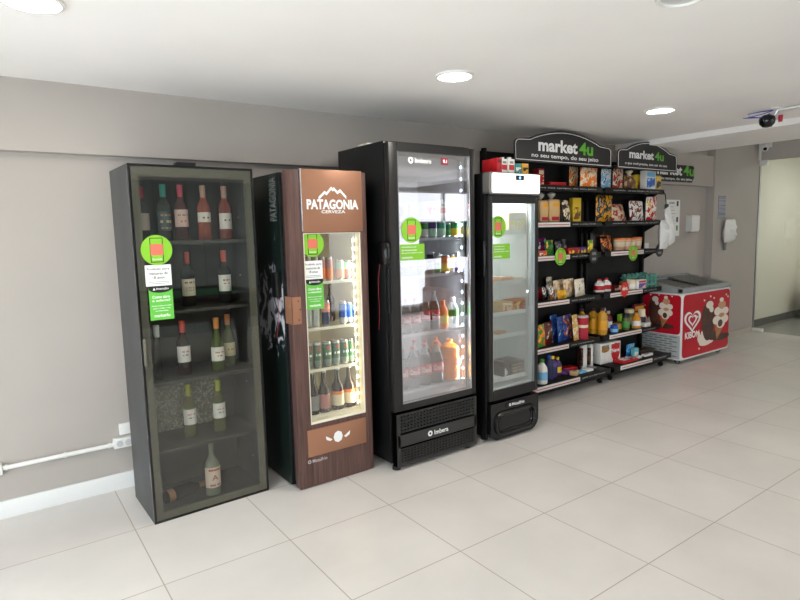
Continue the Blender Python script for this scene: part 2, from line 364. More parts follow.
# market4u lettering board on the beam
GRN = mat('sign_green', (96,176,50), .5); SGB = mat('sign_black', (26,25,25), .5)
t = thing('wall_sign', 'cut-out lettered sign with black backing on the beam past the shop rack', 'sign', (6.65, -.08, 2.12))
b = MB(); b.prism(rrect(-.46, .43, -.075, .09, .04), -.012, 0, SGB); b.prism(rrect(-.46, .40, -.105, -.05, .025), -.012, 0, SGB); b.build('backing', t)
text('market', t, PRW, -.14, .025, -.012, .58, .115, bold=.03, th=.004)
text('4u', t, GRN, .30, .03, -.012, .24, .125, bold=.03, th=.004)
text('no seu tempo, do seu jeito', t, PRW, -.02, -.075, -.012, .8, .04, bold=.015, th=.003)
# ------------------------------------------------------------------ what stands behind the photographer, seen in the glass doors
t = thing('pool_table', 'pool table with green cloth and dark wooden body reflected in the wine cabinet glass', 'pool table', (1.95, -4.5, 0))
DW = mat('dark_stained_wood', (40,28,24), .35)
MB().box(-.9, .9, -.55, .55, .55, .80, DW, .01).build('body', t); MB().box(-.86, .86, -.5, .5, .80, .83, mat('green_cloth', (20,120,76), .8)).build('cloth', t)
for s in (-1, 1):
    MB().box(-.98, .98, s*.575-.06, s*.575+.06, .79, .86, DW, .008).build('rail', t); MB().box(s*.92-.06, s*.92+.06, -.515, .515, .79, .86, DW, .008).build('rail', t)
    for q in (-1, 1): MB().lathe([(.07,0),(.05,.05),(.06,.3),(.09,.56)], DW, 14, (s*.75,q*.42,0)).build('leg', t)
t = thing('television', 'black television on a stand reflected in the tall fridge door', 'television', (6.85, -6.0, 0))
MB().box(-.55, .55, -.03, .03, 1.02, 1.68, GLB, .008).build('screen', t); MB().box(-.05, .05, -.03, .03, .03, 1.1, BLK, .005).build('post', t); MB().box(-.35, .35, -.2, .2, 0, .03, BLK, .008).build('foot', t)
t = thing('armchair', 'brown armchair reflected in the tall fridge door', 'armchair', (6.55, -5.3, 0))
BR = mat('brown_fabric', (112,74,52), .85)
MB().box(-.4, .4, -.4, .35, .12, .42, BR, .05, 3).build('seat', t); MB().box(-.4, .4, -.42, -.24, .3, .86, BR, .05, 3).build('backrest', t)
for s in (-1, 1): MB().box(s*.4-.07, s*.4+.07, -.4, .33, .12, .58, BR, .05, 3).build('armrest', t)
for s in (-1, 1):
    for q in (-1, 1): MB().lathe([(.015,0),(.025,.13)], DW, 10, (s*.34,q*.3,0)).build('leg', t)
# ------------------------------------------------------------------ stickers
def round_sticker(par, x, z, y, r, fr=FRONT):
    s = MB().prism([(x+r*math.cos(a*PI/20), z+r*math.sin(a*PI/20)) for a in range(40)], y-.0012, y, STG).build('round_sticker', par)
    b = MB(); w, h = r*.42, r*.82
    for q in ((-w,w,h-.004,h),(-w,w,-h,-h+.004),(-w,-w+.004,-h,h),(w-.004,w,-h,h)): b.box(x+q[0], x+q[1], y-.0016, y-.0012, z+q[2], z+q[3], PRB)
    b.build('phone_outline', s)
    MB().box(x-w*.95, x+w*.95, y-.0020, y-.0012, z-r*.34, z+r*.4, SALM).build('salmon_panel', s)
    text('Escaneie', s, PRW, x, z-r*.6, y-.0013, w*1.4)
    return s
def lines(par, rows, x, z, y, w, m, step, h=None, bold=.012):
    for k, (s, f) in enumerate(rows): text(s, par, m, x, z-k*step, y, w*f, h, bold)
def notice_stack(par, x, z, y, w, question):
    """white age notice, black band and green how-to card, from the top down; z = its top"""
    a = MB().box(x-w*.5, x+w*.5, y-.001, y, z-.108, z, PRW).build('age_notice', par)
    lines(a, [('Proibido para', .86), ('menores de', .72), ('18 anos', .46)], x, z-.022, y-.0011, w, mat('ink_dark', (60,60,60), .6), .021, .015)
    MB().box(x-w*.4, x+w*.4, y-.0016, y-.0011, z-.088, z-.0855, INK).box(x-w*.4, x+w*.4, y-.0016, y-.0011, z-.097, z-.0945, INK).build('small_print', a)
    g = MB().box(x-w*.42, x+w*.5, y-.001, y, z-.285, z-.108, STG2).build('how_to_card', par)
    k = MB().prism([(x-w*.42, z-.108), (x+w*.5, z-.108)] + [(x+w*.04+w*.46*math.cos(a*PI/10), z-.122-.022*math.sin(a*PI/10)) for a in range(11)], y-.0016, y-.001, PRB).build('black_band', g)
    text('Atenção', g, PRW, x+w*.1, z-.124, y-.0017, w*.5, .014)
    MB().prism([(x-w*.26,z-.13),(x-w*.16,z-.13),(x-w*.21,z-.116)], y-.0022, y-.0016, PRW).build('warning_triangle', g)
    lines(g, [('Como abro', .68), (question, .7)], x+w*.04, z-.165, y-.0011, w, PRW, .02, .015, .02)
    lines(g, [('Aponte a câmera do celular', .78), ('para o código e siga', .66), ('as instruções', .5)], x+w*.04, z-.212, y-.0011, w, PRW, .013, .008)
    text('market4u', g, PRW, x+w*.04, z-.262, y-.0011, w*.6, .016, bold=.02)
def door_notice(par, x0, x1, z0, z1, y):
    g = MB().box(x0, x1, y-.001, y, z0, z1, STG).build('door_notice', par); w = x1-x0
    for k, (s, f) in enumerate([('Certifique-se', .6), ('do fechamento', .62), ('da porta após o uso', .86)]): 
        text(s, g, PRW, x0+.06*w+w*f/2, z1-.018-.018*k, y-.0011, w*f, .011)
    text('market4u', g, PRW, x0+.06*w+w*.22, z0+.018, y-.0011, w*.44, .014, bold=.02)
def mesh_text_vertical(s, par, m, O, R, U, N, w, h, bold=.01):
    return text(s, par, m, O[0], O[2], O[1], w, h, bold, fr=(Vector(R), Vector(U), Vector(N)))
# ------------------------------------------------------------------ wine cabinet
LAM = noise_mat('grey_laminate', [(.3,(64,65,65)),(.7,(69,70,70))], nscale=3, rough=.5); LAMI = mat('dark_grey_laminate', (62,62,60), .5)
BAND = mat('olive_grey_profile', (92,90,80), .4)
WX, WY, WR = .695, -.607, math.atan2(.016, .649)
t = thing('wine_cabinet', 'tall grey wine cabinet with a smoked glass door, leftmost of the appliances', 'wine cabinet', (WX, WY, 0), WR)
W, D, H = .65, .43, 1.885
MB().box(0, .018, .024, D, 0, H, LAM, .001).build('side_panel', t); MB().box(W-.018, W, .024, D, 0, H, LAM, .001).build('side_panel', t)
MB().box(.018, W-.018, .024, D, H-.018, H, LAM, .001).build('top_panel', t); MB().box(.018, W-.018, .024, D, .0, .02, LAM, .001).build('bottom_panel', t)
MB().box(.018, W-.018, D-.008, D, .02, H-.018, LAMI).build('back_panel', t)
WSH = [.37, .745, 1.125, 1.495]
for z in WSH: MB().box(.018, W-.018, .05, D-.008, z-.018, z, LAMI, .001).build('shelf', t)
b = MB()
b.box(0, W, 0, .022, 0, .010, GLB).box(0, W, 0, .022, H-.012, H, GLB).box(0, .012, 0, .022, .01, H-.012, GLB).box(W-.010, W, 0, .022, .01, H-.012, GLB)
d = b.build('door_frame', t)
b = MB(); b.box(.012, .05, .008, .02, .01, H-.012, BAND).box(W-.05, W-.01, .008, .02, .01, H-.012, BAND).box(.05, W-.05, .008, .02, .01, .05, BAND).box(.05, W-.05, .008, .02, H-.06, H-.012, BAND)
b.build('inner_profile', d)
MB().box(.012, W-.01, .002, .006, .01, H-.012, glass('smoked_glass', (243,243,239), .036, .012)).build('door_glass', t)
MB().box(.008, .022, -.014, .0, .86, 1.0, BAND, .003).build('handle', t)
MB().box(.235, .335, -.012, .05, H, H+.016, BLK, .004).build('door_lock', t)
round_sticker(t, .110, 1.452, .001, .077); notice_stack(t, .110, 1.376, .001, .128, 'a adega?')
for (x, z) in ((.612,1.62),(.604,1.29),(.606,.66),(.62,.2)): MB().lathe([(0,0),(.004,0),(.004,.003),(0,.003)], STL, 8, M=Matrix.Translation((x-.02,.10,z)) @ Matrix.Rotation(PI/2,4,'X')).build('shelf_pin', t)
MB().box(.04, .52, D-.05, D-.012, .372, .72, noise_mat('bubble_wrap', [(.3,(120,120,112)),(.55,(160,160,152)),(.7,(226,226,218))], nscale=80, detail=3, rough=.15, bump=.6)).build('bubble_wrap', None)
bw = bpy.data.objects['bubble_wrap']; bw.location = (WX, WY, 0); bw.rotation_euler = (0,0,WR); tag(bw, 'silvery bubble wrap sheet at the back of the fourth compartment of the wine cabinet', 'packaging')
def wine(x, y, z, label, gl, cap, lab, r=.036, h=.305, shape='bordeaux', zl=(.06,.15), lying=None, mark=None, name='wine_bottle', clear=.62):
    if name in ('wine_bottle',): r, h = r, h
    c, s = math.cos(WR), math.sin(WR)
    t = thing(name, label, 'bottle', (WX+x*c-y*s, WY+x*s+y*c, z), WR, 'bottles in the wine cabinet')
    if lying is not None: t.rotation_euler = (PI/2, 0, lying); t.location.z = z+r
    G = tinted('bottle_glass_%d_%d_%d' % gl, gl, clear)
    n = .0135; k = h/.305
    if shape == 'bordeaux': prof = [(0,.012),(r*.6,.002),(r*.92,0),(r,.006),(r,.178*k),(r*.93,.196*k),(r*.62,.214*k),(n+.002,.232*k),(n,.25*k),(n,h-.012),(n+.002,h-.008),(n+.002,h),(0,h)]
    elif shape == 'burgundy': prof = [(0,.012),(r*.6,.002),(r*.94,0),(r*1.04,.006),(r*1.04,.142*k),(r*.97,.165*k),(r*.72,.198*k),(r*.5,.225*k),(n,.252*k),(n,h-.012),(n+.002,h-.006),(n+.002,h),(0,h)]
    else: prof = [(0,.012),(r*.8,.002),(r,.004),(r,.15*k),(r*.95,.18*k),(r*.6,.205*k),(n+.001,.222*k),(n+.001,h*.93),(n+.004,h*.93),(n+.004,h*.955),(n,h*.96),(n,h-.002),(0,h-.002)]
    MB().lathe(prof, G, 24).build('glass_body', t)
    if cap: MB().lathe([(n+.0012,h-.072 if shape != 'spirit' else h*.935),(n+.0022,h-.02),(n+.0028,h-.016),(n+.0026,h+.001),(0,h+.002)], solid_rgb(cap), 18).build('capsule' if shape != 'spirit' else 'cork', t)
    if lab:
        rr = (r*1.04 if shape == 'burgundy' else r)+.0008
        b = MB(); ns = 22; a0, a1 = (-PI/2-1.45, -PI/2+1.45) if lying is None else (0, 2*PI); m = solid_rgb(lab); ix = b.mi(m); vs = []
        for i in range(ns+1):
            a = a0+(a1-a0)*i/ns; vs.append([b.bm.verts.new((rr*math.cos(a), rr*math.sin(a), zz)) for zz in zl])
        for i in range(ns): b.bm.faces.new([vs[i][0], vs[i+1][0], vs[i+1][1], vs[i][1]]).material_index = ix
        L = b.build('paper_label', t, normals=False)
        if mark:
            for (s_, f, zz, hh, col) in mark: text(s_, L, solid_rgb(col), 0, zz, -rr-.0003, 2*r*f, hh, wrap=rr)
    return t
def solid_rgb(c): return mat('paint_%d_%d_%d' % c, c, .45)
CL, RO, DKR, GR = (96,104,92), (206,124,104), (40,20,24), (90,104,60)
ink = (70,60,60)
wine(.098, .20, 1.496, 'half seen wine bottle at the left edge of the top compartment', (70,60,56), (170,40,70), (190,176,168), h=.29)
wine(.213, .20, 1.496, 'clear wine bottle with teal capsule and dark teal patterned label', CL, (50,170,160), (52,78,84), zl=(.055,.16), mark=[('~ ~ ~', .8, .14, .012, (200,150,110)), ('- --', .9, .105, .014, (210,190,160)), ('~ ~ ~', .8, .07, .012, (200,150,110))])
wine(.304, .20, 1.496, 'wine bottle with raspberry capsule and pale pink label', (120,70,70), (200,70,100), (214,186,182), zl=(.075,.17), mark=[('-- -- -', .8, .14, .01, (150,110,110)), ('- -', .4, .105, .01, (200,90,80))])
wine(.430, .20, 1.496, 'rosé wine bottle with pale capsule and small square white label', RO, (206,170,154), (226,220,216), zl=(.10,.155), mark=[('- -', .5, .125, .01, ink)])
wine(.553, .20, 1.496, 'rosé wine bottle with rose flecked body, rightmost on the top shelf', (196,110,100), (206,166,150), (226,220,220), zl=(.06,.15), mark=[('- -', .5, .11, .01, ink)])
wine(.317, .20, 1.126, 'wine bottle with salmon capsule and cream label showing a dark drawing', (60,60,58), (196,96,84), (222,212,192), zl=(.06,.155), mark=[('-- -- -', .8, .135, .01, ink), ('==', .6, .098, .022, (70,66,60))])
wine(.528, .20, 1.126, 'wine bottle with salmon capsule and plain white label on the second shelf', (60,60,58), (206,100,88), (232,230,226), zl=(.07,.165), mark=[('-- -- -', .6, .135, .009, ink), ('- -', .5, .115, .007, (190,60,60))])
wine(.110, .13, .746, 'slim dark bottle with a white capsule at the left edge of the middle compartment', (34,36,34), (206,214,214), None, r=.02, h=.30)
wine(.255, .16, .746, 'dark red wine bottle with orange red capsule and white label', DKR, (196,70,56), (228,226,228), zl=(.075,.165), mark=[('-- --', .5, .135, .009, (190,90,90)), ('- --', .4, .115, .008, ink)], clear=.1)
wine(.436, .13, .746, 'golden white wine bottle with orange capsule, front one of two together', GR, (214,140,70), (228,226,222), shape='burgundy', zl=(.06,.14), mark=[('--- --', .7, .11, .009, (170,90,70)), ('- --', .4, .09, .008, ink)], clear=.3)
wine(.536, .22, .746, 'golden white wine bottle with orange capsule, rear one of two together', GR, (200,120,60), (224,216,180), shape='burgundy', zl=(.06,.14), mark=[('- --', .5, .1, .01, (190,120,60))], clear=.3)
wine(.276, .2, .371, 'white wine bottle with lime capsule, left one on the fourth shelf', (140,142,92), (166,172,60), (230,230,228), zl=(.075,.165), mark=[('--- --', .6, .135, .008, (190,110,100)), ('-- -', .4, .115, .008, ink)])
wine(.444, .19, .371, 'white wine bottle with lime capsule, right one on the fourth shelf', (140,142,92), (166,172,60), (230,230,228), zl=(.08,.17), mark=[('--- --', .6, .135, .008, (190,110,100)), ('-- -', .4, .115, .008, ink)])
wine(.362, .13, .021, 'clear corked spirit bottle with red and cream crest label on the cabinet floor', (156,162,146), (190,140,96), (226,206,194), r=.044, h=.322, shape='spirit', zl=(.05,.17), mark=[('-----', .8, .155, .012, (170,60,50)), ('A', .4, .11, .03, (150,70,60)), ('--- --', .7, .065, .01, (170,60,50))], name='spirit_bottle', clear=.4)
wine(.10, .17, .021, 'dark bottle lying on the cabinet floor with tan label ends', (44,32,28), (150,112,76), (164,124,88), r=.036, h=.27, shape='bordeaux', zl=(.012,.05), lying=PI/2+.25, name='spirit_bottle')
# ------------------------------------------------------------------ generic parts for glass-door fridges
def shell(t, x0, x1, y0, y1, z0, z1, zf, out, inn, wall=.04):
    """a hollow cabinet: outer skin and inner lining, the machine compartment closed below zf"""
    MB().box(x0, x0+wall, y0, y1, z0, z1, out, .004).build('side_panel', t); MB().box(x1-wall, x1, y0, y1, z0, z1, out, .004).build('side_panel', t)
    MB().box(x0+wall, x1-wall, y0, y1, z1-wall, z1, out).build('top_panel', t); MB().box(x0+wall, x1-wall, y1-.03, y1, z0, z1-wall, out).build('back_panel', t)
    MB().box(x0+wall, x1-wall, y0+.01, y1-.03, z0, zf, out).build('machine_compartment', t)
    b = MB(); e = .003; a, c, d, f = x0+wall, x1-wall, y0+.005, y1-.03
    b.box(a, a+e, d, f, zf, z1-wall, inn).box(c-e, c, d, f, zf, z1-wall, inn).box(a, c, f-e, f, zf, z1-wall, inn).box(a, c, d, f, zf, zf+e, inn).box(a, c, d, f, z1-wall-e, z1-wall, inn)
    b.build('inner_lining', t)
def wire_shelf(t, x0, x1, y0, y1, z, m, solid_front=True):
    b = MB(); n = max(6, int((x1-x0)/.03))
    for i in range(n+1): x = x0+.004+(x1-x0-.008)*i/n; b.box(x-.0015, x+.0015, y0, y1, z-.004, z-.001, m)
    for y in (y0+.004, (y0+y1)/2, y1-.004): b.box(x0, x1, y-.003, y+.003, z-.009, z-.004, m)
    b.box(x0, x1, y0-.004, y0, z-.014, z+.016 if not solid_front else z+.004, m)
    b.build('wire_shelf', t)
def led(t, x, y, z0, z1, n, col, e):
    s = MB().box(x-.006, x+.006, y, y+.006, z0, z1, WHT).build('led_strip', t); b = MB(); m = mat('led_%d_%d_%d' % col, col, .5, emit=e)
    for k in range(n): z = z0+(z1-z0)*(k+.5)/n; b.box(x-.006, x+.006, y-.003, y, z-.008, z+.008, m)
    b.build('led_chip', s)
# ------------------------------------------------------------------ wood-framed beer fridge
PX, PY = 1.487, -.726
t = thing('beer_fridge', 'narrow beer fridge with dark wood door frame and copper panels, second from left', 'fridge', (PX, PY, 0))
WOOD = noise_mat('dark_walnut', [(.25,(60,40,36)),(.5,(86,60,54)),(.75,(104,76,68))], scale=(30,30,1.2), nscale=3, detail=6, rough=.45)
GRE = noise_mat('dark_green_side', [(.3,(12,22,18)),(.7,(18,32,26))], nscale=2, rough=.35)
def splash():
    m = bpy.data.materials.new('printed_mountain_side'); m.use_nodes = True; nt = m.node_tree; p = nt.nodes['Principled BSDF']; L = nt.links.new
    tc = nt.nodes.new('ShaderNodeTexCoord'); n = nt.nodes.new('ShaderNodeTexNoise'); n.inputs['Scale'].default_value = 15; n.inputs['Detail'].default_value = 6; n.inputs['Distortion'].default_value = 1.2
    mp = nt.nodes.new('ShaderNodeMapping'); mp.inputs['Scale'].default_value = (1,1,.55)
    sx = nt.nodes.new('ShaderNodeSeparateXYZ'); r2 = nt.nodes.new('ShaderNodeValToRGB'); cr = r2.color_ramp
    cr.elements[0].position = .40; cr.elements[0].color = (0,0,0,1); cr.elements[1].position = .5; cr.elements[1].color = (.22,.22,.22,1)
    e = cr.elements.new(.62); e.color = (.26,.26,.26,1); e = cr.elements.new(.74); e.color = (.12,.12,.12,1); e = cr.elements.new(.76); e.color = (0,0,0,1)
    mz = nt.nodes.new('ShaderNodeMath'); mz.operation = 'DIVIDE'; mz.inputs[1].default_value = 1.8
    ad = nt.nodes.new('ShaderNodeMath'); ad.operation = 'ADD'
    r3 = nt.nodes.new('ShaderNodeValToRGB'); c3 = r3.color_ramp; c3.interpolation = 'CONSTANT'
    c3.elements[0].position = 0; c3.elements[0].color = (*lin((14,26,22)), 1); c3.elements[1].position = .70; c3.elements[1].color = (*lin((76,76,92)), 1); e = c3.elements.new(.74); e.color = (*lin((176,176,180)), 1)
    L(tc.outputs['Object'], mp.inputs[0]); L(mp.outputs[0], n.inputs['Vector']); L(tc.outputs['Object'], sx.inputs[0]); L(sx.outputs['Z'], mz.inputs[0]); L(mz.outputs[0], r2.inputs[0]); L(n.outputs['Fac'], ad.inputs[0]); L(r2.outputs[0], ad.inputs[1]); L(ad.outputs[0], r3.inputs[0]); L(r3.outputs[0], p.inputs['Base Color'])
    p.inputs['Roughness'].default_value = .35
    return m
x0, x1, y0, y1 = -.012, .518, .085, .62
CRM = mat('cream_lining', (232,226,206), .5)
shell(t, x0, x1, y0, y1, .012, 1.868, .375, BLK, CRM, .035)
MB().box(x0-.002, x0, y0+.004, y1, .012, 1.866, splash()).build('printed_side', t)
mesh_text_vertical('PATAGONIA', t, mat('dim_white_print', (104,108,106), .5), (x0-.0022, .17, 1.72), (0,0,1), (0,1,0), (-1,0,0), .25, .10, .02)
for x in (.03, .47):
    for y in (.12, .57): MB().lathe([(.02,0),(.02,.012)], RUB, 12, (x,y,0)).build('foot', t)
b = MB(); b.box(0, .088, 0, .062, .005, 1.877, WOOD, .004).box(.472, .52, 0, .062, .005, 1.877, WOOD, .004).box(.088, .472, 0, .062, .005, .385, WOOD).box(.088, .472, .004, .062, 1.52, 1.877, WOOD)
door = b.build('door_frame', t)
MB().box(.004, .508, .064, .083, .04, 1.86, mat('grey_gasket', (120,120,118), .7)).build('gasket', t) if False else None
b = MB(); b.box(.004,.05,.062,.084,.04,1.86,RUB).box(.478,.508,.062,.084,.04,1.86,RUB).box(.05,.478,.062,.084,.04,.36,RUB).box(.05,.478,.062,.084,1.6,1.86,RUB); b.build('gasket', t)
b = MB(); b.box(.088, .094, .004, .06, .385, 1.52, CRM).box(.466, .472, .004, .06, .385, 1.52, CRM).box(.094, .466, .004, .06, .385, .40, CRM).box(.094, .466, .004, .06, 1.515, 1.52, CRM); b.build('window_trim', door)
MB().box(.094, .466, .012, .018, .40, 1.515, glass('fridge_glass', (246,248,246), .05, .02)).build('door_glass', t)
p1 = MB().box(.086, .488, -.006, .004, 1.524, 1.883, COP, .002).build('copper_panel', t)
MB().box(.078, .086, -.007, .004, 1.53, 1.883, CHR, .001).build('highlight_strip', t)  # a highlight along the copper edge, modelled as a bright metal strip
p2 = MB().box(.058, .466, -.006, .0, .192, .357, COP, .002).build('copper_panel', t)
text('PATAGONIA', p1, PRW, .287, 1.684, -.006, .345, .058, bold=.04)
text('CERVEZA', p1, PRW, .287, 1.642, -.006, .16, .018, bold=.02)
mt = [(-.095,1.715),(-.055,1.75),(-.042,1.742),(-.01,1.775),(0,1.765),(.008,1.772),(.03,1.75),(.05,1.762),(.09,1.722)]
MB().prism([(.287+x, z+.012) for x, z in mt]+[(.287+x, z-.006) for x, z in reversed(mt)], -.0075, -.006, PRW).build('mountain_logo', p1)
b = MB(); b.prism([(.262+.032*math.cos(a*PI/4)*(.8 if a == 6 else 1), .278+.036*math.sin(a*PI/4)) for a in range(8)], -.0075, -.006, PRW)
for s in (-1, 1): b.prism([(.262+s*.04,.27),(.262+s*.085,.298),(.262+s*.08,.274),(.262+s*.055,.262)], -.0075, -.006, PRW)
b.build('winged_logo', p2)
text('Metalfrio', t, mat('print_pale', (190,180,176), .5), .135, .163, -.0005, .10, .022)
MB().lathe([(.006,0),(.011,0),(.011,.001),(.006,.001)], mat('print_pale', (190,180,176), .5), 16, M=Matrix.Translation((.066,-.0005,.163)) @ Matrix.Rotation(PI/2,4,'X')).build('round_logo', t)
b = MB(); b.box(-.006, .054, -.005, 0, 1.0, 1.158, COP, .001).box(-.006, -.0005, -.005, .09, 1.0, 1.158, COP, .001)
hp = b.build('copper_lock_plate', t)
for (x, z) in ((.035,1.135),(.046,1.085),(.035,1.025)): MB().lathe([(0,0),(.004,0),(.004,.002),(0,.002)], PRB, 8, M=Matrix.Translation((x,-.005,z)) @ Matrix.Rotation(PI/2,4,'X')).build('rivet', hp)
MB().box(-.05, -.014, .10, .17, 1.15, 1.30, BLK, .008).build('lock_body', t)
MB().tube([(-.03,.12,1.15),(-.025,.14,1.05),(-.02,.16,.98),(-.018,.2,.9)], .0016, mat('red_wire', (150,40,40), .5), 6).build('wire', t)
round_sticker(t, .150, 1.456, .0115, .074); notice_stack(t, .148, 1.36, .0115, .122, 'a geladeira?')
for z in (1.228, .949, .697, .413): wire_shelf(t, .03, .475, .068, .56, z, mat('cream_wire', (236,230,212), .4))
led(t, .455, .062, .42, 1.5, 20, (255,226,170), 14)
area('beer_fridge_light', (PX+.448, PY+.062, .96), (0, PI/2, -.75), 1.05, .02, 3.2, (1,.86,.62))
# ------------------------------------------------------------------ tall black drinks fridge
IX, IY = 2.09, -.858
t = thing('drinks_fridge', 'tall black drinks fridge with a wide glass door, tallest of the appliances', 'fridge', (IX, IY, 0))
LIN = mat('grey_lining', (176,176,180), .45)
shell(t, 0, .695, .055, .60, .035, 2.064, .40, BLK, LIN, .042)
b = MB(); b.box(0, .066, 0, .05, .385, 2.05, DRK, .006).box(.652, .695, 0, .05, .385, 2.05, DRK, .006).box(.066, .652, .002, .05, .385, .428, DRK).box(.066, .652, .002, .05, 2.0, 2.05, DRK)
b.build('door_frame', t)
b = MB(); b.box(.066, .07, .001, .01, .428, 2.0, STL).box(.646, .652, .001, .01, .428, 2.0, CHR).box(.07, .646, .001, .01, .428, .432, STL); b.build('glazing_bead', t)
MB().box(.07, .646, .010, .016, .432, 2.0, glass('mirror_glass', (246,246,248), .24, .012)).build('door_glass', t)
hd = MB().box(.05, .645, .10, .42, 1.86, 1.99, mat('evaporator_cover', (196,196,200), .35), .02).build('evaporator_cover', t)
text('Imbera', t, PRW, .27, 1.951, .0095, .13, .03, bold=.015)
MB().lathe([(.009,0),(.02,0),(.02,.001),(.009,.001)], PRW, 18, M=Matrix.Translation((.172,.0095,1.951)) @ Matrix.Rotation(PI/2,4,'X')).build('round_logo', t)
dp = MB().box(.42, .47, .007, .0098, 1.935, 1.978, mat('display_red', (110,40,48), .3, emit=.25, ecol=(200,60,80))).build('temperature_display', t)
text('0.1', dp, mat('display_digit', (255,200,200), .4, emit=2), .445, 1.957, .0068, .03, .02)
round_sticker(t, .167, 1.524, .0098, .079); door_notice(t, .075, .266, 1.337, 1.437, .0098)
GRB = mat('grille_bar', (40,39,38), .4)
g = MB(); zt, zb = .368, .022
g.box(.012, .69, .004, .05, zb, zt, mat('grille_backing', (4,4,4), .9, spec=0))
for (a, c) in ((.25,.36),(.045,.135)):
    for k in range(6): z = a+(c-a)*k/5; g.box(.03, .675, -.004, .004, z-.0045, z+.0045, GRB)
    for k in range(25): x = .036+.633*k/24; g.box(x-.0045, x+.0045, -.004, .004, a, c, GRB)
g.box(.012, .69, -.006, .004, .15, .236, GRB, .004).box(.012, .034, -.006, .004, zb, zt, GRB).box(.668, .69, -.006, .004, zb, zt, GRB).box(.034, .668, -.006, .004, zt-.01, zt, GRB).box(.034, .668, -.006, .004, zb, zb+.018, GRB)
gp = g.build('grille_panel', t)
text('Imbera', gp, PRW, .37, .192, -.006, .12, .032, bold=.02); MB().lathe([(.008,0),(.019,0),(.019,.001),(.008,.001)], PRW, 18, M=Matrix.Translation((.275,-.006,.192)) @ Matrix.Rotation(PI/2,4,'X')).build('round_logo', gp)
for x in (.03, .63):
    for y in (.04, .55): MB().lathe([(.028,0),(.028,.02),(.018,.024),(.018,.036)], RUB, 16, (x,y,0)).build('foot', t)
MB().box(-.03, -.001, .0, .12, 1.32, 1.455, GLB, .006).build('lock_body', t)
MB().box(-.012, -.001, .01, .05, 1.02, 1.3, BLK, .004).build('handle', t)
MB().tube([(-.015,.10,1.32),(-.018,.12,1.22),(-.012,.13,1.12),(-.014,.12,1.02),(-.01,.14,.9)], .0016, mat('red_wire', (150,40,40), .5), 6).build('wire', t)
for z in (1.609, 1.469, 1.231, .855, .486): wire_shelf(t, .048, .647, .056, .54, z, mat('pale_wire', (200,204,208), .35))
led(t, .628, .062, .45, 1.97, 20, (206,232,255), 14)
area('drinks_fridge_light', (IX+.615, IY+.064, 1.1), (0, PI/2, -.75), 1.3, .02, 7, (.9,.96,1))
tag(MB().box(2.2, 2.32, -.46, -.34, 2.0645, 2.105, pk('white','yellow','white'), .002).build('small_box'), 'small white and yellow box on top of the tall black drinks fridge', 'box')
# ------------------------------------------------------------------ slim freezer with lit header
FX, FY = 2.848, -.875
t = thing('display_freezer', 'slim black freezer with a lit white header, fourth of the appliances', 'freezer', (FX, FY, 0))
LIW = mat('white_lining', (222,224,222), .45)
shell(t, .045, .56, .06, .60, .03, 1.90, .32, BLK, LIW, .036)
hp = [(.03,.0),(.56,0),(.56,.05),(.002,.05),(.002,.025)]
MB().prism(rrect(.05, .562, 1.757, 1.905, .02, 4), -.004, .058, mat('brushed_header', (140,138,134), .4, metal=.6)).build('header_housing', t)
MB().prism(rrect(.078, .556, 1.766, 1.898, .012, 4), -.008, -.004, mat('lit_header', (250,250,246), .4, emit=1.6, ecol=(255,252,244))).build('lit_panel', t)
dsp = MB().prism(rrect(.305, .39, 1.855, 1.89, .004, 3), -.0095, -.008, PRB).build('display', t)
b = MB()
for k in range(3):
    a = k*PI/3; b.prism([(.348+.011*math.cos(a)-.0016*math.sin(a), 1.872+.011*math.sin(a)+.0016*math.cos(a)), (.348-.011*math.cos(a)-.0016*math.sin(a), 1.872-.011*math.sin(a)+.0016*math.cos(a)), (.348-.011*math.cos(a)+.0016*math.sin(a), 1.872-.011*math.sin(a)-.0016*math.cos(a)), (.348+.011*math.cos(a)+.0016*math.sin(a), 1.872+.011*math.sin(a)-.0016*math.cos(a))], -.0103, -.0095, mat('display_blue', (120,190,255), .4, emit=3))
b.build('snowflake', dsp)
MB().box(.045, .56, .0, .058, 1.738, 1.757, BLK).build('hinge_rail', t)
b = MB(); b.box(.048, .086, 0, .05, .30, 1.738, DRK, .006).box(.516, .556, 0, .05, .30, 1.738, DRK, .006).box(.086, .516, .002, .05, .30, .372, DRK).box(.086, .516, .002, .05, 1.695, 1.738, DRK); b.build('door_frame', t)
b = MB(); b.box(.086, .09, .001, .045, .372, 1.695, CHR).box(.50, .516, .02, .045, .372, 1.695, LIW).box(.09, .50, .02, .045, .372, .386, LIW).box(.512, .516, .001, .02, .372, 1.695, STL); b.build('glazing_bead', t)
MB().box(.09, .512, .008, .014, .374, 1.693, glass('freezer_glass', (240,244,244), .08, .015)).build('door_glass', t)
kp = [(.05,.28),(.05,.08)]+arc(.12,.08,.07,180,270,8)+arc(.46,.10,.09,270,360,8)+[(.55,.28)]
k = MB().prism(kp, -.01, .06, GLB).build('kick_panel', t)
b = MB(); out = rrect(.10, .50, .05, .205, .055, 7)
b.tube([(x, -.014, z) for x, z in out], .013, GLB, 8, True); b.tube([(x*.86+.042, -.012, z*.8+.026) for x, z in out], .007, GLB, 8, True); b.build('grip_ring', k)
MB().prism(rrect(.14, .46, .085, .17, .03, 6), -.013, -.01, DRK).build('grip_recess', k)
MB().prism(rrect(.2, .42, .228, .268, .018, 5), -.014, -.01, GLB).build('badge', k)
text('Metalfrio', k, PRW, .325, .249, -.014, .13, .024, bold=.015); MB().lathe([(.005,0),(.011,0),(.011,.001),(.005,.001)], PRW, 14, M=Matrix.Translation((.24,-.014,.249)) @ Matrix.Rotation(PI/2,4,'X')).build('round_logo', k)
MB().box(.03, .047, .02, .06, .03, 1.757, BLK, .004).build('door_post', t)
MB().box(.008, .044, .01, .09, 1.19, 1.44, GLB, .006).build('lock_body', t)
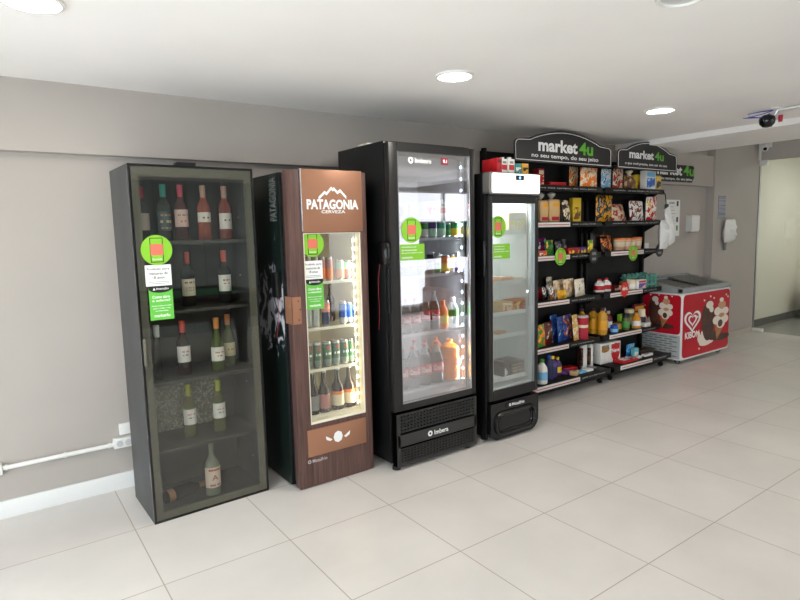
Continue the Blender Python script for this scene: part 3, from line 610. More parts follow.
for x in (.08, .52):
    for y in (.09, .55): MB().lathe([(.025,0),(.025,.02),(.016,.024),(.016,.03)], RUB, 16, (x,y,0)).build('foot', t)
round_sticker(t, .146, 1.533, .0076, .076); door_notice(t, .095, .262, 1.31, 1.415, .0076)
for z in (1.492, 1.13, .905, .74, .42): wire_shelf(t, .083, .518, .075, .54, z, WHT, False)
area('freezer_light', (FX+.30, FY+.20, 1.84), (0, 0, 0), .4, .2, 7, (.97,1,1))
led(t, .505, .062, .40, 1.7, 1, (240,250,255), 5)
# ------------------------------------------------------------------ ice cream chest freezer
KX, KY = 6.095, -.53
t = thing('ice_cream_freezer', 'red and white ice cream chest freezer with grey sliding glass top', 'freezer', (KX, KY, 0))
KW, KD = 1.06, .51
KRED = mat('freezer_red', (186,18,38), .35, spec=.3); KWH = mat('freezer_white', (226,226,226), .35); KGR = mat('grey_plastic', (146,150,150), .5)
MB().box(0, KW, 0, KD, .05, .785, KWH, .012, 3).build('body', t)
rim = MB(); P = [(0,.785),(KD,.785),(KD,.90),(KD-.04,.905),(0,.835)]
for xa, xb in ((-.008,.06),(KW-.06,KW+.008)): rim.prism([(y,z) for y,z in P], xa, xb, KGR, fr=(Vector((0,0,0)), Vector((0,1,0)), Vector((0,0,1)), Vector((1,0,0))))
rim.box(-.008, KW+.008, -.012, .05, .785, .838, KGR, .008).box(-.008, KW+.008, KD-.05, KD, .785, .905, KGR, .004)
rim.build('top_rim', t)
for xa, xb, dz in ((.06,.55,0),(.5,KW-.06,.012)):
    MB().prism([(.05,.822+dz),(KD-.05,.888+dz),(KD-.05,.893+dz),(.05,.827+dz)], xa, xb, glass('lid_glass', (200,206,204), .12), fr=(Vector((0,0,0)), Vector((0,1,0)), Vector((0,0,1)), Vector((1,0,0)))).build('glass_lid', t)
b = MB(); b.tube([(.02,KD-.02,.905),(.02,KD-.02,.925),(KW*.5,KD-.02,.928),(KW-.02,KD-.02,.925),(KW-.02,KD-.02,.905)], .008, KGR); b.build('rail', t)
fp = MB().prism(rrect(.02, KW-.015, .075, .765, .05), -.004, 0, KRED).build('front_panel', t)
LEFTF = (Vector((0,0,0)), Vector((0,-1,0)), Vector((0,0,1)), Vector((-1,0,0)))
lp = MB().prism(rrect(-KD+.01, -.015, .335, .765, .04), 0, .004, KRED, fr=LEFTF).build('side_panel', t)
b = MB()
for r_ in range(9):
    for c_ in range(4):
        yy = -.04-.115*c_-(.055 if r_ % 2 else 0); z = .09+.026*r_
        b.prism([(max(yy-.1,-KD+.015), z), (yy, z), (yy-.012, z+.011), (max(yy-.09,-KD+.02), z+.011)], 0, .003, mat('vent_grey', (116,120,120), .5), fr=LEFTF)
b.prism(rrect(-KD+.01, -.015, .07, .325, .01), -.001, .0012, mat('vent_panel', (178,182,182), .5), fr=LEFTF); b.build('side_vent', t)
for x in (.08, KW-.08):
    for y in (.08, KD-.08): MB().lathe([(.026,-.014),(.03,-.01),(.03,.01),(.026,.014)], RUB, 14, M=Matrix.Translation((x,y,.03)) @ Matrix.Rotation(PI/2,4,'Y')).box(x-.02, x+.02, y-.02, y+.02, .035, .055, BLK).build('caster', t)
def heart(cx, cz, s, n=40):
    o = []
    for i in range(n):
        a = 2*PI*i/n; o.append((cx+1.3*s*.0625*16*math.sin(a)**3, cz+s*.0625*(13*math.cos(a)-5*math.cos(2*a)-2*math.cos(3*a)-math.cos(4*a))))
    return o
def heart_ring(b, cx, cz, s, w, m, y):
    A = heart(cx, cz, s); B = heart(cx, cz+.01*s, s-w); n = len(A); ix = b.mi(m)
    va = [b.bm.verts.new((x, y, z)) for x, z in A]; vb = [b.bm.verts.new((x, y, z)) for x, z in B]
    for i in range(n): b.bm.faces.new([va[i], va[(i+1) % n], vb[(i+1) % n], vb[i]]).material_index = ix
b = MB(); heart_ring(b, .215, .475, .135, .032, PRW, -.0048); heart_ring(b, .215, .48, .072, .026, PRW, -.0048); b.build('heart_logo', fp)
text('KIBON', fp, PRW, .215, .318, -.0045, .30, .075, bold=.03)
CH = noise_mat('chocolate_print', [(.3,(60,34,28)),(.6,(80,48,38)),(.8,(110,70,52))], nscale=12, rough=.4); WAF = noise_mat('wafer_print', [(.3,(150,92,52)),(.7,(190,132,82))], nscale=20, rough=.5)
CRE = mat('cream_print', (232,220,206), .45); CAR = mat('caramel_print', (196,150,116), .45)
def sweets(par, X, s, z0, put, flip=1):
    """printed ice creams: a chocolate bar on a stick's shape and a wafer cone with swirl"""
    q = MB(); cnt = [0]
    def el(cx, cz, rx, rz, m, lay, rot=0):
        c, si = math.cos(rot), math.sin(rot); cnt[0] += 1; e = cnt[0]*.00005; lay = (lay[0]-e, lay[1]) if lay[0] < 0 else (lay[0], lay[1]+e)
        q.prism([(X(cx+rx*math.cos(a*PI/14)*c-rz*math.sin(a*PI/14)*si), z0+s*(cz+rx*math.cos(a*PI/14)*si+rz*math.sin(a*PI/14)*c)) for a in range(28)], *lay, m, **put)
    A = (-.0052,-.004) if not put else (.004,.0052); B2 = (-.0058,-.0052) if not put else (.0052,.0058); C2 = (-.0064,-.0058) if not put else (.0058,.0064)
    for (x, z, rx, rz, ro) in ((-.13,-.22,.05,.08,.6),(-.06,-.27,.1,.04,0),(.02,-.24,.06,.05,-.4),(-.17,-.14,.02,.05,.3),(-.10,-.2,.03,.1,.2)): el(x, z, rx, rz, CRE, A, ro)
    el(.2, -.24, .15, .05, CH, A); el(.06, -.2, .08, .06, CH, A)
    el(-.03, .05, .105, .24, CH, B2, -.05); el(-.02, -.05, .095, .2, CH, B2)
    el(-.01, .23, .06, .05, CRE, C2); el(.02, .17, .035, .05, CRE, C2, .3)
    q.prism([(X(.08), z0+s*.0), (X(.3), z0+s*.0), (X(.13), z0-s*.28)], *B2, WAF, **put)
    for (x, z, r) in ((.12,.0,.07),(.25,.0,.07),(.19,-.06,.07),(.14,.12,.07),(.26,.11,.06),(.2,.2,.065),(.19,.27,.035)): el(x, z, r, r*.85, CRE if r != .065 else CAR, C2)
    el(.2, .06, .05, .03, CAR, C2); el(.18, -.05, .04, .05, CH, C2)
    for (x, z) in ((-.1,.3),(.06,.31),(.0,.34),(.27,.33),(.3,.3),(-.2,.1),(-.16,-.33)): el(x, z, .012, .014, CRE, B2, .5)
    q.build('printed_ice_creams', par)
sweets(fp, lambda u: .59+u*1.35, .85, .42, {})
sweets(lp, lambda u: -.30+u*.62, .62, .565, dict(fr=LEFTF))
ITEMS = [
 ('egg','egg_carton','long teal egg carton at the back,lower one,behind the patterned carton','egg carton','teal egg cartons',5.757,-0.177,0.86,0.394,0.064,0.1,0,0,'teal','teal','teal'),
 ('egg','egg_carton','long teal egg carton at the back,stacked on a like one','egg carton','teal egg cartons',5.756,-0.177,0.925,0.393,0.088,0.1,0,0,'teal','teal','teal'),
 ('egg','egg_carton','short teal egg carton at the front right end,lower one','egg carton','teal egg cartons',5.846,-0.286,0.86,0.222,0.064,0.095,0,0,'teal','teal','teal'),
 ('egg','egg_carton','short teal egg carton at the front right end,stacked on a like one','egg carton','teal egg cartons',5.846,-0.286,0.925,0.222,0.079,0.095,0,0,'teal','teal','teal'),
 ('oil','oil_bottle','leftmost of the three golden cooking oil bottles','bottle','golden cooking oil bottles',4.837,-0.192,0.44,0.087,0.273,None,0,0,'gold','amber','choco'),
 ('oil','oil_bottle','middle of the three golden cooking oil bottles','bottle','golden cooking oil bottles',5.053,-0.168,0.44,0.106,0.256,None,0,0,'gold','amber','choco'),
 ('oil','oil_bottle','rightmost of the three golden cooking oil bottles','bottle','golden cooking oil bottles',5.051,-0.275,0.44,0.102,0.269,None,0,0,'gold','amber','choco'),
 ('box','food_box','dark red tall box at the back right of the fifth shelf','box','packaged goods on the shop rack',5.859,-0.164,0.44,0.192,0.226,0.03,0,0,'darkred','white','amber'),
 ('bag','snack_bag','plain blue bag leaning leftmost of three blue bags','snack bag','packaged goods on the shop rack',4.456,-0.173,0.44,0.146,0.251,None,0.22,0.08,'blue','blue','sky'),
 ('bag','snack_bag','blue bag leaning in the middle of three blue bags','snack bag','packaged goods on the shop rack',4.465,-0.24,0.44,0.124,0.238,None,0.22,0.08,'blue','navy','sky'),
 ('bag','snack_bag','blue and orange bag leaning rightmost of three blue bags','snack bag','packaged goods on the shop rack',4.613,-0.205,0.44,0.173,0.238,None,0.22,0.08,'blue','orange','white'),
 ('can','chips_canister','tall red canister on the fifth shelf left bay','canister','packaged goods on the shop rack',4.735,-0.275,0.44,0.11,0.227,None,0,0,'crimson','crimson','white'),
 ('pack','towel_pack','white paper towel pack with black and gold lettering','paper pack','packaged goods on the shop rack',5.045,-0.276,0.15,0.141,0.206,0.09,0,0,'white','white','grey'),
 ('pack','napkin_pack','red and white paper pack with white lettering','paper pack','packaged goods on the shop rack',5.209,-0.282,0.15,0.171,0.206,0.09,0,0,'white','white','red'),
 ('box','juice_carton','red carton at the left end of the rack top shelf beside the lit freezer header','carton','packaged goods on the shop rack',4.183,-0.2,1.885,0.073,0.159,None,0,0,'red','red','cream'),
 ('box','biscuit_box','flat red box,the lower of two stacked on the rack top shelf','box','packaged goods on the shop rack',4.387,-0.2,1.885,0.238,0.022,0.1,0,0,'red','white','red'),
 ('box','biscuit_box','flat red box,the upper of two stacked on the rack top shelf','box','packaged goods on the shop rack',4.393,-0.2,1.908,0.224,0.022,0.1,0,0,'red','cream','red'),
 ('bag','snack_bag','narrow orange and white snack bag standing on the top shelf','snack bag','packaged goods on the shop rack',4.673,-0.2,1.885,0.163,0.198,None,0.15,0,'orange','cream','green'),
 ('bag','snack_bag','wide orange and white bag on the top shelf under the large sign','snack bag','packaged goods on the shop rack',4.755,-0.308,1.885,0.259,0.183,None,0,0,'orange','cream','orange'),
 ('bag','candy_bag','light blue bag on the top shelf where the two racks meet','bag','packaged goods on the shop rack',5.181,-0.2,1.885,0.165,0.201,None,0,0,'sky','white','blue'),
 ('bag','candy_bag','red bag with cream shapes on the top shelf under the smaller sign','bag','packaged goods on the shop rack',5.379,-0.2,1.885,0.18,0.209,None,0,0,'red','cream','darkred'),
 ('knotbag','grain_bag','brown tied bag with a pale top on the top shelf','bag','packaged goods on the shop rack',5.575,-0.2,1.885,0.178,0.197,None,0,0,'brown','tan','cream'),
 ('box','food_box','small yellow box on the top shelf left of the blue and white box','box','packaged goods on the shop rack',5.743,-0.2,1.885,0.138,0.163,0.06,0,0,'yellow','brown','yellow'),
 ('box','cereal_box','blue and white carton at the right of the top shelf','box','packaged goods on the shop rack',5.765,-0.294,1.885,0.176,0.196,0.07,0,0,'white','blue','sky'),
 ('box','food_box','tan and dark box at the far right end of the top shelf','box','packaged goods on the shop rack',5.911,-0.3,1.885,0.095,0.149,0.06,0,0,'tan','black','yellow'),
 ('loaf','bread_loaf','tan bagged bread loaf half hidden behind the lit freezer','bread','packaged goods on the shop rack',4.206,-0.2,1.565,0.115,0.249,None,0,0,'tan','cream','yellow'),
 ('loaf','bread_loaf','tan bagged bread loaf with knotted clear top on second shelf','bread','packaged goods on the shop rack',4.35,-0.2,1.565,0.146,0.262,None,0,0,'tan','cream','yellow'),
 ('bag','biscuit_pack','dark brown biscuit pack leaning beside the bread loaf','biscuit pack','packaged goods on the shop rack',4.521,-0.176,1.565,0.109,0.219,None,0.2,0.15,'choco','choco','cream'),
 ('bag','biscuit_pack','brown and cream biscuit pack leaning in the middle of its row','biscuit pack','packaged goods on the shop rack',4.525,-0.251,1.565,0.13,0.206,None,0.2,0.15,'choco','cream','brown'),
 ('box','biscuit_box','yellow packet behind the brown biscuit packs on second shelf','packet','packaged goods on the shop rack',4.779,-0.14,1.565,0.122,0.234,0.05,0,0,'yellow','brown','yellow'),
 ('bag','coffee_bag','tall yellow and black bag reaching up the second shelf','bag','packaged goods on the shop rack',5.154,-0.2,1.565,0.272,0.262,None,0,0,'amber','black','grey'),
 ('bag','snack_bag','cream and red bag slumped beside the tall yellow and black bag','snack bag','packaged goods on the shop rack',5.426,-0.2,1.565,0.252,0.189,None,0,0.3,'cream','red','brown'),
 ('bag','biscuit_bag','white and dark red pack lying on the second shelf right bay','biscuit pack','packaged goods on the shop rack',5.623,-0.27,1.565,0.253,0.207,None,0,0.1,'white','darkred','cream'),
 ('bag','biscuit_bag','dark red pack behind the white one on the second shelf','biscuit pack','packaged goods on the shop rack',5.748,-0.15,1.565,0.203,0.226,None,0,0,'darkred','choco','darkred'),
 ('bag','flour_bag','red and yellow bag standing at the right end of second shelf','bag','packaged goods on the shop rack',5.858,-0.284,1.565,0.204,0.251,None,0,0,'red','white','yellow'),
 ('bag','candy_bag','magenta bag at the left end of the third rack shelf','bag','packaged goods on the shop rack',4.279,-0.16,1.27,0.138,0.156,None,0,0.1,'magenta','purple','white'),
 ('bag','candy_bag','green and yellow candy bag beside the magenta bag','bag','packaged goods on the shop rack',4.303,-0.23,1.27,0.118,0.137,None,0,0.1,'green','darkgreen','yellow'),
 ('box','candy_box','orange and white candy box at the front left of the third shelf','box','packaged goods on the shop rack',4.096,-0.305,1.27,0.106,0.046,0.05,0,0,'orange','white','red'),
 ('bag','candy_bag','dark speckled bag on the third shelf behind the chocolate bars','bag','packaged goods on the shop rack',4.557,-0.166,1.27,0.176,0.14,None,0,0.2,'black','grey','purple'),
 ('box','chocolate_bar_tray','tray of red and yellow chocolate bars on third shelf','tray','packaged goods on the shop rack',4.565,-0.25,1.27,0.169,0.055,0.1,0,0,'red','yellow','darkred'),
 ('box','chocolate_bar_tray','tray of purple chocolate bars on third shelf','tray','packaged goods on the shop rack',4.741,-0.25,1.27,0.168,0.058,0.1,0,0,'purple','yellow','violet'),
 ('bag','candy_bag','small yellow bag hanging above the dark round tag','bag','packaged goods on the shop rack',4.779,-0.32,1.27,0.08,0.124,None,0,0,'yellow','green','amber'),
 ('bag','snack_bag','big black bag on the third shelf near the rack joint','snack bag','packaged goods on the shop rack',5.114,-0.158,1.27,0.23,0.205,None,0,0,'black','black','choco'),
 ('bag','snack_bag','black bag with orange window next to the clear noodle tubs','snack bag','packaged goods on the shop rack',5.171,-0.238,1.27,0.183,0.163,None,0,0.2,'black','orange','black'),
 ('tub','dessert_tub','leftmost of the four pale orange tubs on the third shelf','tub','orange lidded tubs',5.419,-0.2,1.27,0.131,0.127,None,0,0,'peach','cream','orange'),
 ('tub','dessert_tub','second from the left of the four pale orange tubs on the third shelf','tub','orange lidded tubs',5.547,-0.2,1.27,0.107,0.124,None,0,0,'peach','cream','orange'),
 ('tub','dessert_tub','third from the left of the four pale orange tubs on the third shelf','tub','orange lidded tubs',5.655,-0.194,1.27,0.091,0.121,None,0,0,'peach','cream','orange'),
 ('tub','dessert_tub','rightmost of the four pale orange tubs on the third shelf','tub','orange lidded tubs',5.767,-0.182,1.27,0.112,0.129,None,0,0,'peach','cream','orange'),
 ('bag','snack_bag','red and black bag at the left end of the fourth shelf','snack bag','packaged goods on the shop rack',4.243,-0.17,0.86,0.111,0.115,None,0,0,'red','black','red'),
 ('bag','snack_bag','black and white bag second in the fourth shelf row','snack bag','packaged goods on the shop rack',4.245,-0.239,0.86,0.111,0.119,None,0.22,0.1,'black','white','choco'),
 ('bag','snack_bag','brown and white bag third in the fourth shelf row','snack bag','packaged goods on the shop rack',4.283,-0.288,0.86,0.111,0.129,None,0.22,0.1,'brown','white','choco'),
 ('bag','snack_bag','tall clear and cream bag at the back of the fourth shelf','snack bag','packaged goods on the shop rack',4.415,-0.131,0.86,0.086,0.195,None,0,0,'grey','cream','white'),
 ('bag','snack_bag','small amber bag lying at the front of the fourth shelf','snack bag','packaged goods on the shop rack',4.413,-0.292,0.86,0.129,0.082,None,0,0.2,'amber','yellow','brown'),
 ('bag','popcorn_bag','cream and tan bag leaning left of two like it,fourth shelf','snack bag','packaged goods on the shop rack',4.509,-0.18,0.86,0.22,0.163,None,0.22,0.1,'cream','tan','white'),
 ('bag','popcorn_bag','cream and purple bag leaning between two like it,fourth shelf','snack bag','packaged goods on the shop rack',4.596,-0.228,0.86,0.224,0.169,None,0.22,0.1,'cream','tan','violet'),
 ('bag','popcorn_bag','cream and green bag leaning right of two like it,fourth shelf','snack bag','packaged goods on the shop rack',4.704,-0.27,0.86,0.221,0.164,None,0.22,0.1,'cream','white','olive'),
 ('bottle','milk_bottle','white red-capped bottle,left one of two on the fourth shelf','bottle','white red-capped bottles',5.1,-0.2,0.86,0.107,0.134,None,0,0,'white','red','red'),
 ('bottle','milk_bottle','white red-capped bottle,right one of two on the fourth shelf','bottle','white red-capped bottles',5.213,-0.2,0.86,0.101,0.136,None,0,0,'white','red','red'),
 ('box','chocolate_box','dark red flat boxes beside the two white bottles','box','packaged goods on the shop rack',5.36,-0.194,0.86,0.174,0.048,0.12,0,0,'darkred','cream','choco'),
 ('jar','food_jar','brown-lidded jar behind the red starburst price tag','jar','packaged goods on the shop rack',5.36,-0.292,0.86,0.067,0.1,None,0,0,'brown','cream','brown'),
 ('jar','food_jar','cream round jar beside the patterned cup on the fourth shelf','jar','packaged goods on the shop rack',5.517,-0.282,0.86,0.097,0.105,None,0,0,'cream','white','cream'),
 ('box','patterned_carton','white carton with red and blue pattern before the egg boxes','carton','packaged goods on the shop rack',5.652,-0.297,0.86,0.149,0.096,0.07,0,0,'white','blue','red'),
 ('bag','snack_bag','green and yellow bag at the left end of the fifth shelf','snack bag','packaged goods on the shop rack',4.127,-0.29,0.44,0.149,0.206,None,0.22,0.08,'green','orange','yellow'),
 ('bag','snack_bag','dark red bag second in the fifth shelf row','snack bag','packaged goods on the shop rack',4.302,-0.23,0.44,0.169,0.207,None,0.22,0.08,'darkred','choco','cream'),
 ('bag','snack_bag','golden bag between the blue bags and the red canister','snack bag','packaged goods on the shop rack',4.619,-0.296,0.44,0.106,0.247,None,0.2,0.1,'gold','cream','amber'),
 ('bottle','drink_bottle','clear bottle with blue label beside the cooking oil','bottle','packaged goods on the shop rack',5.178,-0.2,0.44,0.093,0.251,None,0,0,'grey','sky','white'),
 ('bottle','sauce_bottle','dark red sauce bottle beside the blue-labelled bottle','bottle','packaged goods on the shop rack',5.273,-0.19,0.44,0.086,0.209,None,0,0,'darkred','white','cream'),
 ('jar','food_jar','small blue jar at the front of the fifth shelf','jar','packaged goods on the shop rack',5.226,-0.294,0.44,0.079,0.08,None,0,0,'blue','sky','blue'),
 ('jar','food_jar','small tan jar behind the blue jar','jar','packaged goods on the shop rack',5.461,-0.18,0.44,0.098,0.077,None,0,0,'tan','yellow','brown'),
 ('box','food_box','lime green and amber box on the fifth shelf','box','packaged goods on the shop rack',5.565,-0.152,0.44,0.1,0.144,0.04,0,0,'lime','amber','lime'),
 ('jar','olive_jar','dark olive jar left of the tall cream-capped jar','jar','packaged goods on the shop rack',5.463,-0.272,0.44,0.08,0.167,None,0,0,'olive','green','black'),
 ('jar','mayo_jar','tall jar with cream cap on the fifth shelf','jar','packaged goods on the shop rack',5.679,-0.17,0.44,0.111,0.189,None,0,0,'olive','cream','cream'),
 ('bottle','mustard_bottle','orange squeeze bottle at the front of the fifth shelf','bottle','packaged goods on the shop rack',5.635,-0.284,0.44,0.096,0.161,None,0,0,'mustard','white','mustard'),
 ('jar','mayo_jar','cream jar with dark base beside the orange squeeze bottle','jar','packaged goods on the shop rack',5.818,-0.23,0.44,0.08,0.181,None,0,0,'cream','navy','cream'),
 ('box','soap_box','low white box at the right end of the fifth shelf','box','packaged goods on the shop rack',5.794,-0.3,0.44,0.095,0.043,0.05,0,0,'white','white','grey'),
 ('bottle','cleaner_bottle','white bottle with green cap at the left end of the bottom shelf','bottle','cleaning bottles',3.992,-0.41,0.15,0.099,0.222,None,0,0,'white','sky','green'),
 ('bottle','cleaner_bottle','dark blue bottle with blue cap beside the white bottle','bottle','cleaning bottles',4.145,-0.36,0.15,0.089,0.227,None,0,0,'navy','navy','blue'),
 ('bottle','cleaner_bottle','purple bottle with yellow cap second from the right among cleaners','bottle','cleaning bottles',4.239,-0.322,0.15,0.091,0.198,None,0,0,'purple','navy','yellow'),
 ('bottle','cleaner_bottle','purple bottle with yellow cap and yellow label,rightmost of the cleaners','bottle','cleaning bottles',4.329,-0.306,0.15,0.078,0.173,None,0,0,'purple','yellow','yellow'),
 ('box','sponge_pack','green and violet sponge pack at the front of the bottom shelf','pack','packaged goods on the shop rack',4.451,-0.302,0.15,0.139,0.02,0.1,0.2,0,'violet','green','sky'),
 ('box','soap_pack','red soap pack lying behind the sponge pack','pack','packaged goods on the shop rack',4.607,-0.212,0.15,0.152,0.02,0.1,-0.2,0,'red','darkred','cream'),
 ('box','soap_pack','small tan packet lying between the red and light blue packs','pack','packaged goods on the shop rack',4.455,-0.402,0.15,0.081,0.041,0.07,0.4,0,'tan','white','red'),
 ('box','soap_pack','light blue soap pack at the front of the bottom shelf','pack','packaged goods on the shop rack',4.562,-0.394,0.15,0.097,0.02,0.06,0,0,'sky','white','sky'),
 ('box','tissue_pack','white tissue pack at the right end of the left bottom shelf','pack','packaged goods on the shop rack',4.675,-0.38,0.15,0.092,0.02,0.08,0,0,'white','grey','white'),
 ('jar','black_jar','small black tin at the right corner of the left bottom shelf','tin','packaged goods on the shop rack',4.766,-0.376,0.15,0.078,0.02,None,0,0,'black','black','grey'),
 ('roll','paper_roll','white paper roll pack standing at the left of the towel pack','paper roll','paper roll packs',4.75,-0.28,0.15,0.07,0.236,None,0,0,'white','choco','white'),
 ('roll','paper_roll','white paper roll pack standing next to the black-lettered towel pack','paper roll','paper roll packs',4.844,-0.292,0.15,0.055,0.225,None,0,0,'white','choco','white'),
 ('box','white_tray','low white polystyrene tray in front of the paper packs','tray','packaged goods on the shop rack',5.218,-0.19,0.15,0.24,0.02,0.07,0,0,'white','white','white'),
 ('box','razor_pack','flat red and white packs in the middle of the right bottom shelf','pack','packaged goods on the shop rack',5.288,-0.392,0.15,0.261,0.028,0.12,0,0,'red','white','darkred'),
 ('bag','blue_bag','bright blue bag on the right bottom shelf near the white grille','bag','packaged goods on the shop rack',5.56,-0.27,0.15,0.155,0.125,None,0,0,'azure','sky','azure'),
 ('box','teal_pack','small teal and white pack on the right bottom shelf','pack','packaged goods on the shop rack',5.532,-0.34,0.15,0.082,0.097,0.04,0,0,'aqua','white','aqua'),
 ('box','dark_pack','dark brown pack with green strip on the right bottom shelf','pack','packaged goods on the shop rack',5.771,-0.294,0.15,0.247,0.046,0.1,0,0,'choco','darkred','darkgreen'),
 ('box','white_pack','flat white packet at the front of the right bottom shelf,left one','packet','packaged goods on the shop rack',5.482,-0.392,0.15,0.114,0.024,0.05,0,0,'white','grey','white'),
 ('box','white_pack','flat white packet at the front of the right bottom shelf,right one','packet','packaged goods on the shop rack',5.683,-0.39,0.15,0.141,0.024,0.05,0,0,'white','grey','white'),
 ('box','drink_carton','red carton leftmost on top of the lit freezer','carton','cartons on top of the lit freezer',3.072,-0.71,1.908,0.064,0.101,0.09,0,0,'red','darkred','red'),
 ('box','drink_carton','red carton second from the left on top of the lit freezer','carton','cartons on top of the lit freezer',3.048,-0.796,1.908,0.049,0.1,0.07,0,0,'red','red','darkred'),
 ('carton','milk_carton','red and white capped carton,left of two on the freezer','carton','cartons on top of the lit freezer',3.103,-0.8,1.908,0.06,0.109,0.05,0,0,'white','red','white'),
 ('carton','milk_carton','red and white capped carton,right of two on the freezer','carton','cartons on top of the lit freezer',3.174,-0.8,1.908,0.061,0.113,0.05,0,0,'white','red','white'),
 ('box','drink_carton','teal and white carton on top of the lit freezer','carton','cartons on top of the lit freezer',3.245,-0.8,1.908,0.062,0.071,0.05,0,0,'tealbox','white','tealbox'),
 ('box','drink_carton','yellow and black carton rightmost on the lit freezer','carton','cartons on top of the lit freezer',3.319,-0.8,1.908,0.063,0.075,0.05,0,0,'amber','black','amber'),
 ('can','drink_can','leftmost of the pink and orange tall cans on the wood-framed fridge top shelf','can','tall cans in the wood-framed fridge',1.649,-0.615,1.228,0.043,0.151,None,0,0,'rose','orange','rose'),
 ('can','drink_can','second of the pink and orange tall cans on the wood-framed fridge top shelf','can','tall cans in the wood-framed fridge',1.696,-0.615,1.228,0.044,0.149,None,0,0,'rose','orange','rose'),
 ('can','drink_can','third of the pink and orange tall cans on the wood-framed fridge top shelf','can','tall cans in the wood-framed fridge',1.743,-0.615,1.228,0.044,0.147,None,0,0,'rose','orange','rose'),
 ('can','drink_can','fourth of the pink and orange tall cans on the wood-framed fridge top shelf','can','tall cans in the wood-framed fridge',1.793,-0.615,1.228,0.049,0.144,None,0,0,'rose','orange','rose'),
 ('can','drink_can','pale green and orange tall can next to the pink cans','can','tall cans in the wood-framed fridge',1.867,-0.615,1.228,0.057,0.123,None,0,0,'mint','peach','mint'),
 ('can','drink_can','pale green and peach tall can nearest the warm light strip','can','tall cans in the wood-framed fridge',1.927,-0.615,1.228,0.055,0.119,None,0,0,'mint','rose','mint'),
 ('can','drink_can','leftmost silver can behind the green notice on the wood-framed fridge second shelf','can','tall cans in the wood-framed fridge',1.641,-0.615,0.949,0.04,0.171,None,0,0,'silver','silver','cream'),
 ('can','drink_can','middle silver can behind the green notice on the wood-framed fridge second shelf','can','tall cans in the wood-framed fridge',1.69,-0.615,0.949,0.044,0.167,None,0,0,'silver','silver','cream'),
 ('can','drink_can','salmon topped can behind the green notice on the wood-framed fridge second shelf','can','tall cans in the wood-framed fridge',1.759,-0.615,0.949,0.052,0.161,None,0,0,'salmon','navy','cream'),
 ('beer','beer_bottle','dark bottle at the back of the wood-framed fridge second shelf','bottle','tall cans in the wood-framed fridge',1.885,-0.45,0.949,0.052,0.26,None,0,0,'brownglass','choco','choco'),
 ('can','energy_can','blue and silver can,left one of two by the warm light strip','can','tall cans in the wood-framed fridge',1.881,-0.615,0.949,0.051,0.144,None,0,0,'blue','silver','blue'),
 ('can','energy_can','blue and silver can,right one of two by the warm light strip','can','tall cans in the wood-framed fridge',1.931,-0.615,0.949,0.047,0.132,None,0,0,'blue','silver','blue'),
 ('can','beer_can','leftmost of the six green beer cans in the wood-framed fridge','can','green beer cans',1.629,-0.615,0.697,0.048,0.162,None,0,0,'canGreen','canGrey','red'),
 ('can','beer_can','second from the left of the six green beer cans in the wood-framed fridge','can','green beer cans',1.689,-0.615,0.697,0.051,0.16,None,0,0,'canGreen','canGrey','red'),
 ('can','beer_can','third from the left of the six green beer cans in the wood-framed fridge','can','green beer cans',1.757,-0.615,0.697,0.055,0.157,None,0,0,'canGreen','canGrey','red'),
 ('can','beer_can','third from the right of the six green beer cans in the wood-framed fridge','can','green beer cans',1.818,-0.615,0.697,0.054,0.156,None,0,0,'canGreen','canGrey','red'),
 ('can','beer_can','second from the right of the six green beer cans in the wood-framed fridge','can','green beer cans',1.88,-0.615,0.697,0.055,0.154,None,0,0,'canGreen','canGrey','red'),
 ('can','beer_can','rightmost of the six green beer cans in the wood-framed fridge','can','green beer cans',1.932,-0.615,0.697,0.046,0.153,None,0,0,'canGreen','canGrey','red'),
 ('beer','beer_bottle','leftmost,grey-labelled dark beer bottle,wood-framed fridge bottom shelf','bottle','beer bottles',1.65,-0.615,0.413,0.072,0.266,None,0,0,'brownglass','grey','choco'),
 ('beer','beer_bottle','second from the left,pink-labelled beer bottle,wood-framed fridge bottom shelf','bottle','beer bottles',1.725,-0.615,0.413,0.07,0.263,None,0,0,'brownglass','rose','choco'),
 ('beer','beer_bottle','third from the left,yellow and white labelled beer bottle,wood-framed fridge bottom shelf','bottle','beer bottles',1.825,-0.609,0.413,0.08,0.266,None,0,0,'brownglass','cream','orange'),
 ('beer','beer_bottle','rightmost,yellow and white labelled beer bottle,wood-framed fridge bottom shelf','bottle','beer bottles',1.911,-0.609,0.413,0.078,0.266,None,0,0,'brownglass','cream','orange'),
 ('tub','yogurt_tub','cream tub leftmost on the tall black fridge top shelf','tub','tubs on the tall black fridge top shelf',2.261,-0.763,1.609,0.063,0.068,None,0,0,'cream','butter','cream'),
 ('tub','yogurt_tub','cream tub second on the tall black fridge top shelf','tub','tubs on the tall black fridge top shelf',2.341,-0.757,1.609,0.064,0.081,None,0,0,'cream','butter','cream'),
 ('pack','yogurt_pack','red and white yogurt pack in the middle of the tall fridge top shelf','yogurt pack','tubs on the tall black fridge top shelf',2.465,-0.751,1.609,0.109,0.095,0.08,0,0,'white','pinkred','white'),
 ('carton','juice_carton','white carton with red band on the tall fridge top shelf','carton','tubs on the tall black fridge top shelf',2.568,-0.757,1.609,0.073,0.109,0.07,0,0,'white','pinkred','white'),
 ('tub','yogurt_tub','salmon tub rightmost on the tall black fridge top shelf','tub','tubs on the tall black fridge top shelf',2.64,-0.757,1.609,0.062,0.087,None,0,0,'salmon','white','salmon'),
 ('can','soda_can','pink and white can partly behind the round green sticker','can','soda cans in the tall black fridge',2.236,-0.769,1.469,0.043,0.114,None,0,0,'pinkred','white','silver'),
 ('can','soda_can','green can beside the round green sticker','can','soda cans in the tall black fridge',2.422,-0.769,1.469,0.05,0.106,None,0,0,'green','white','silver'),
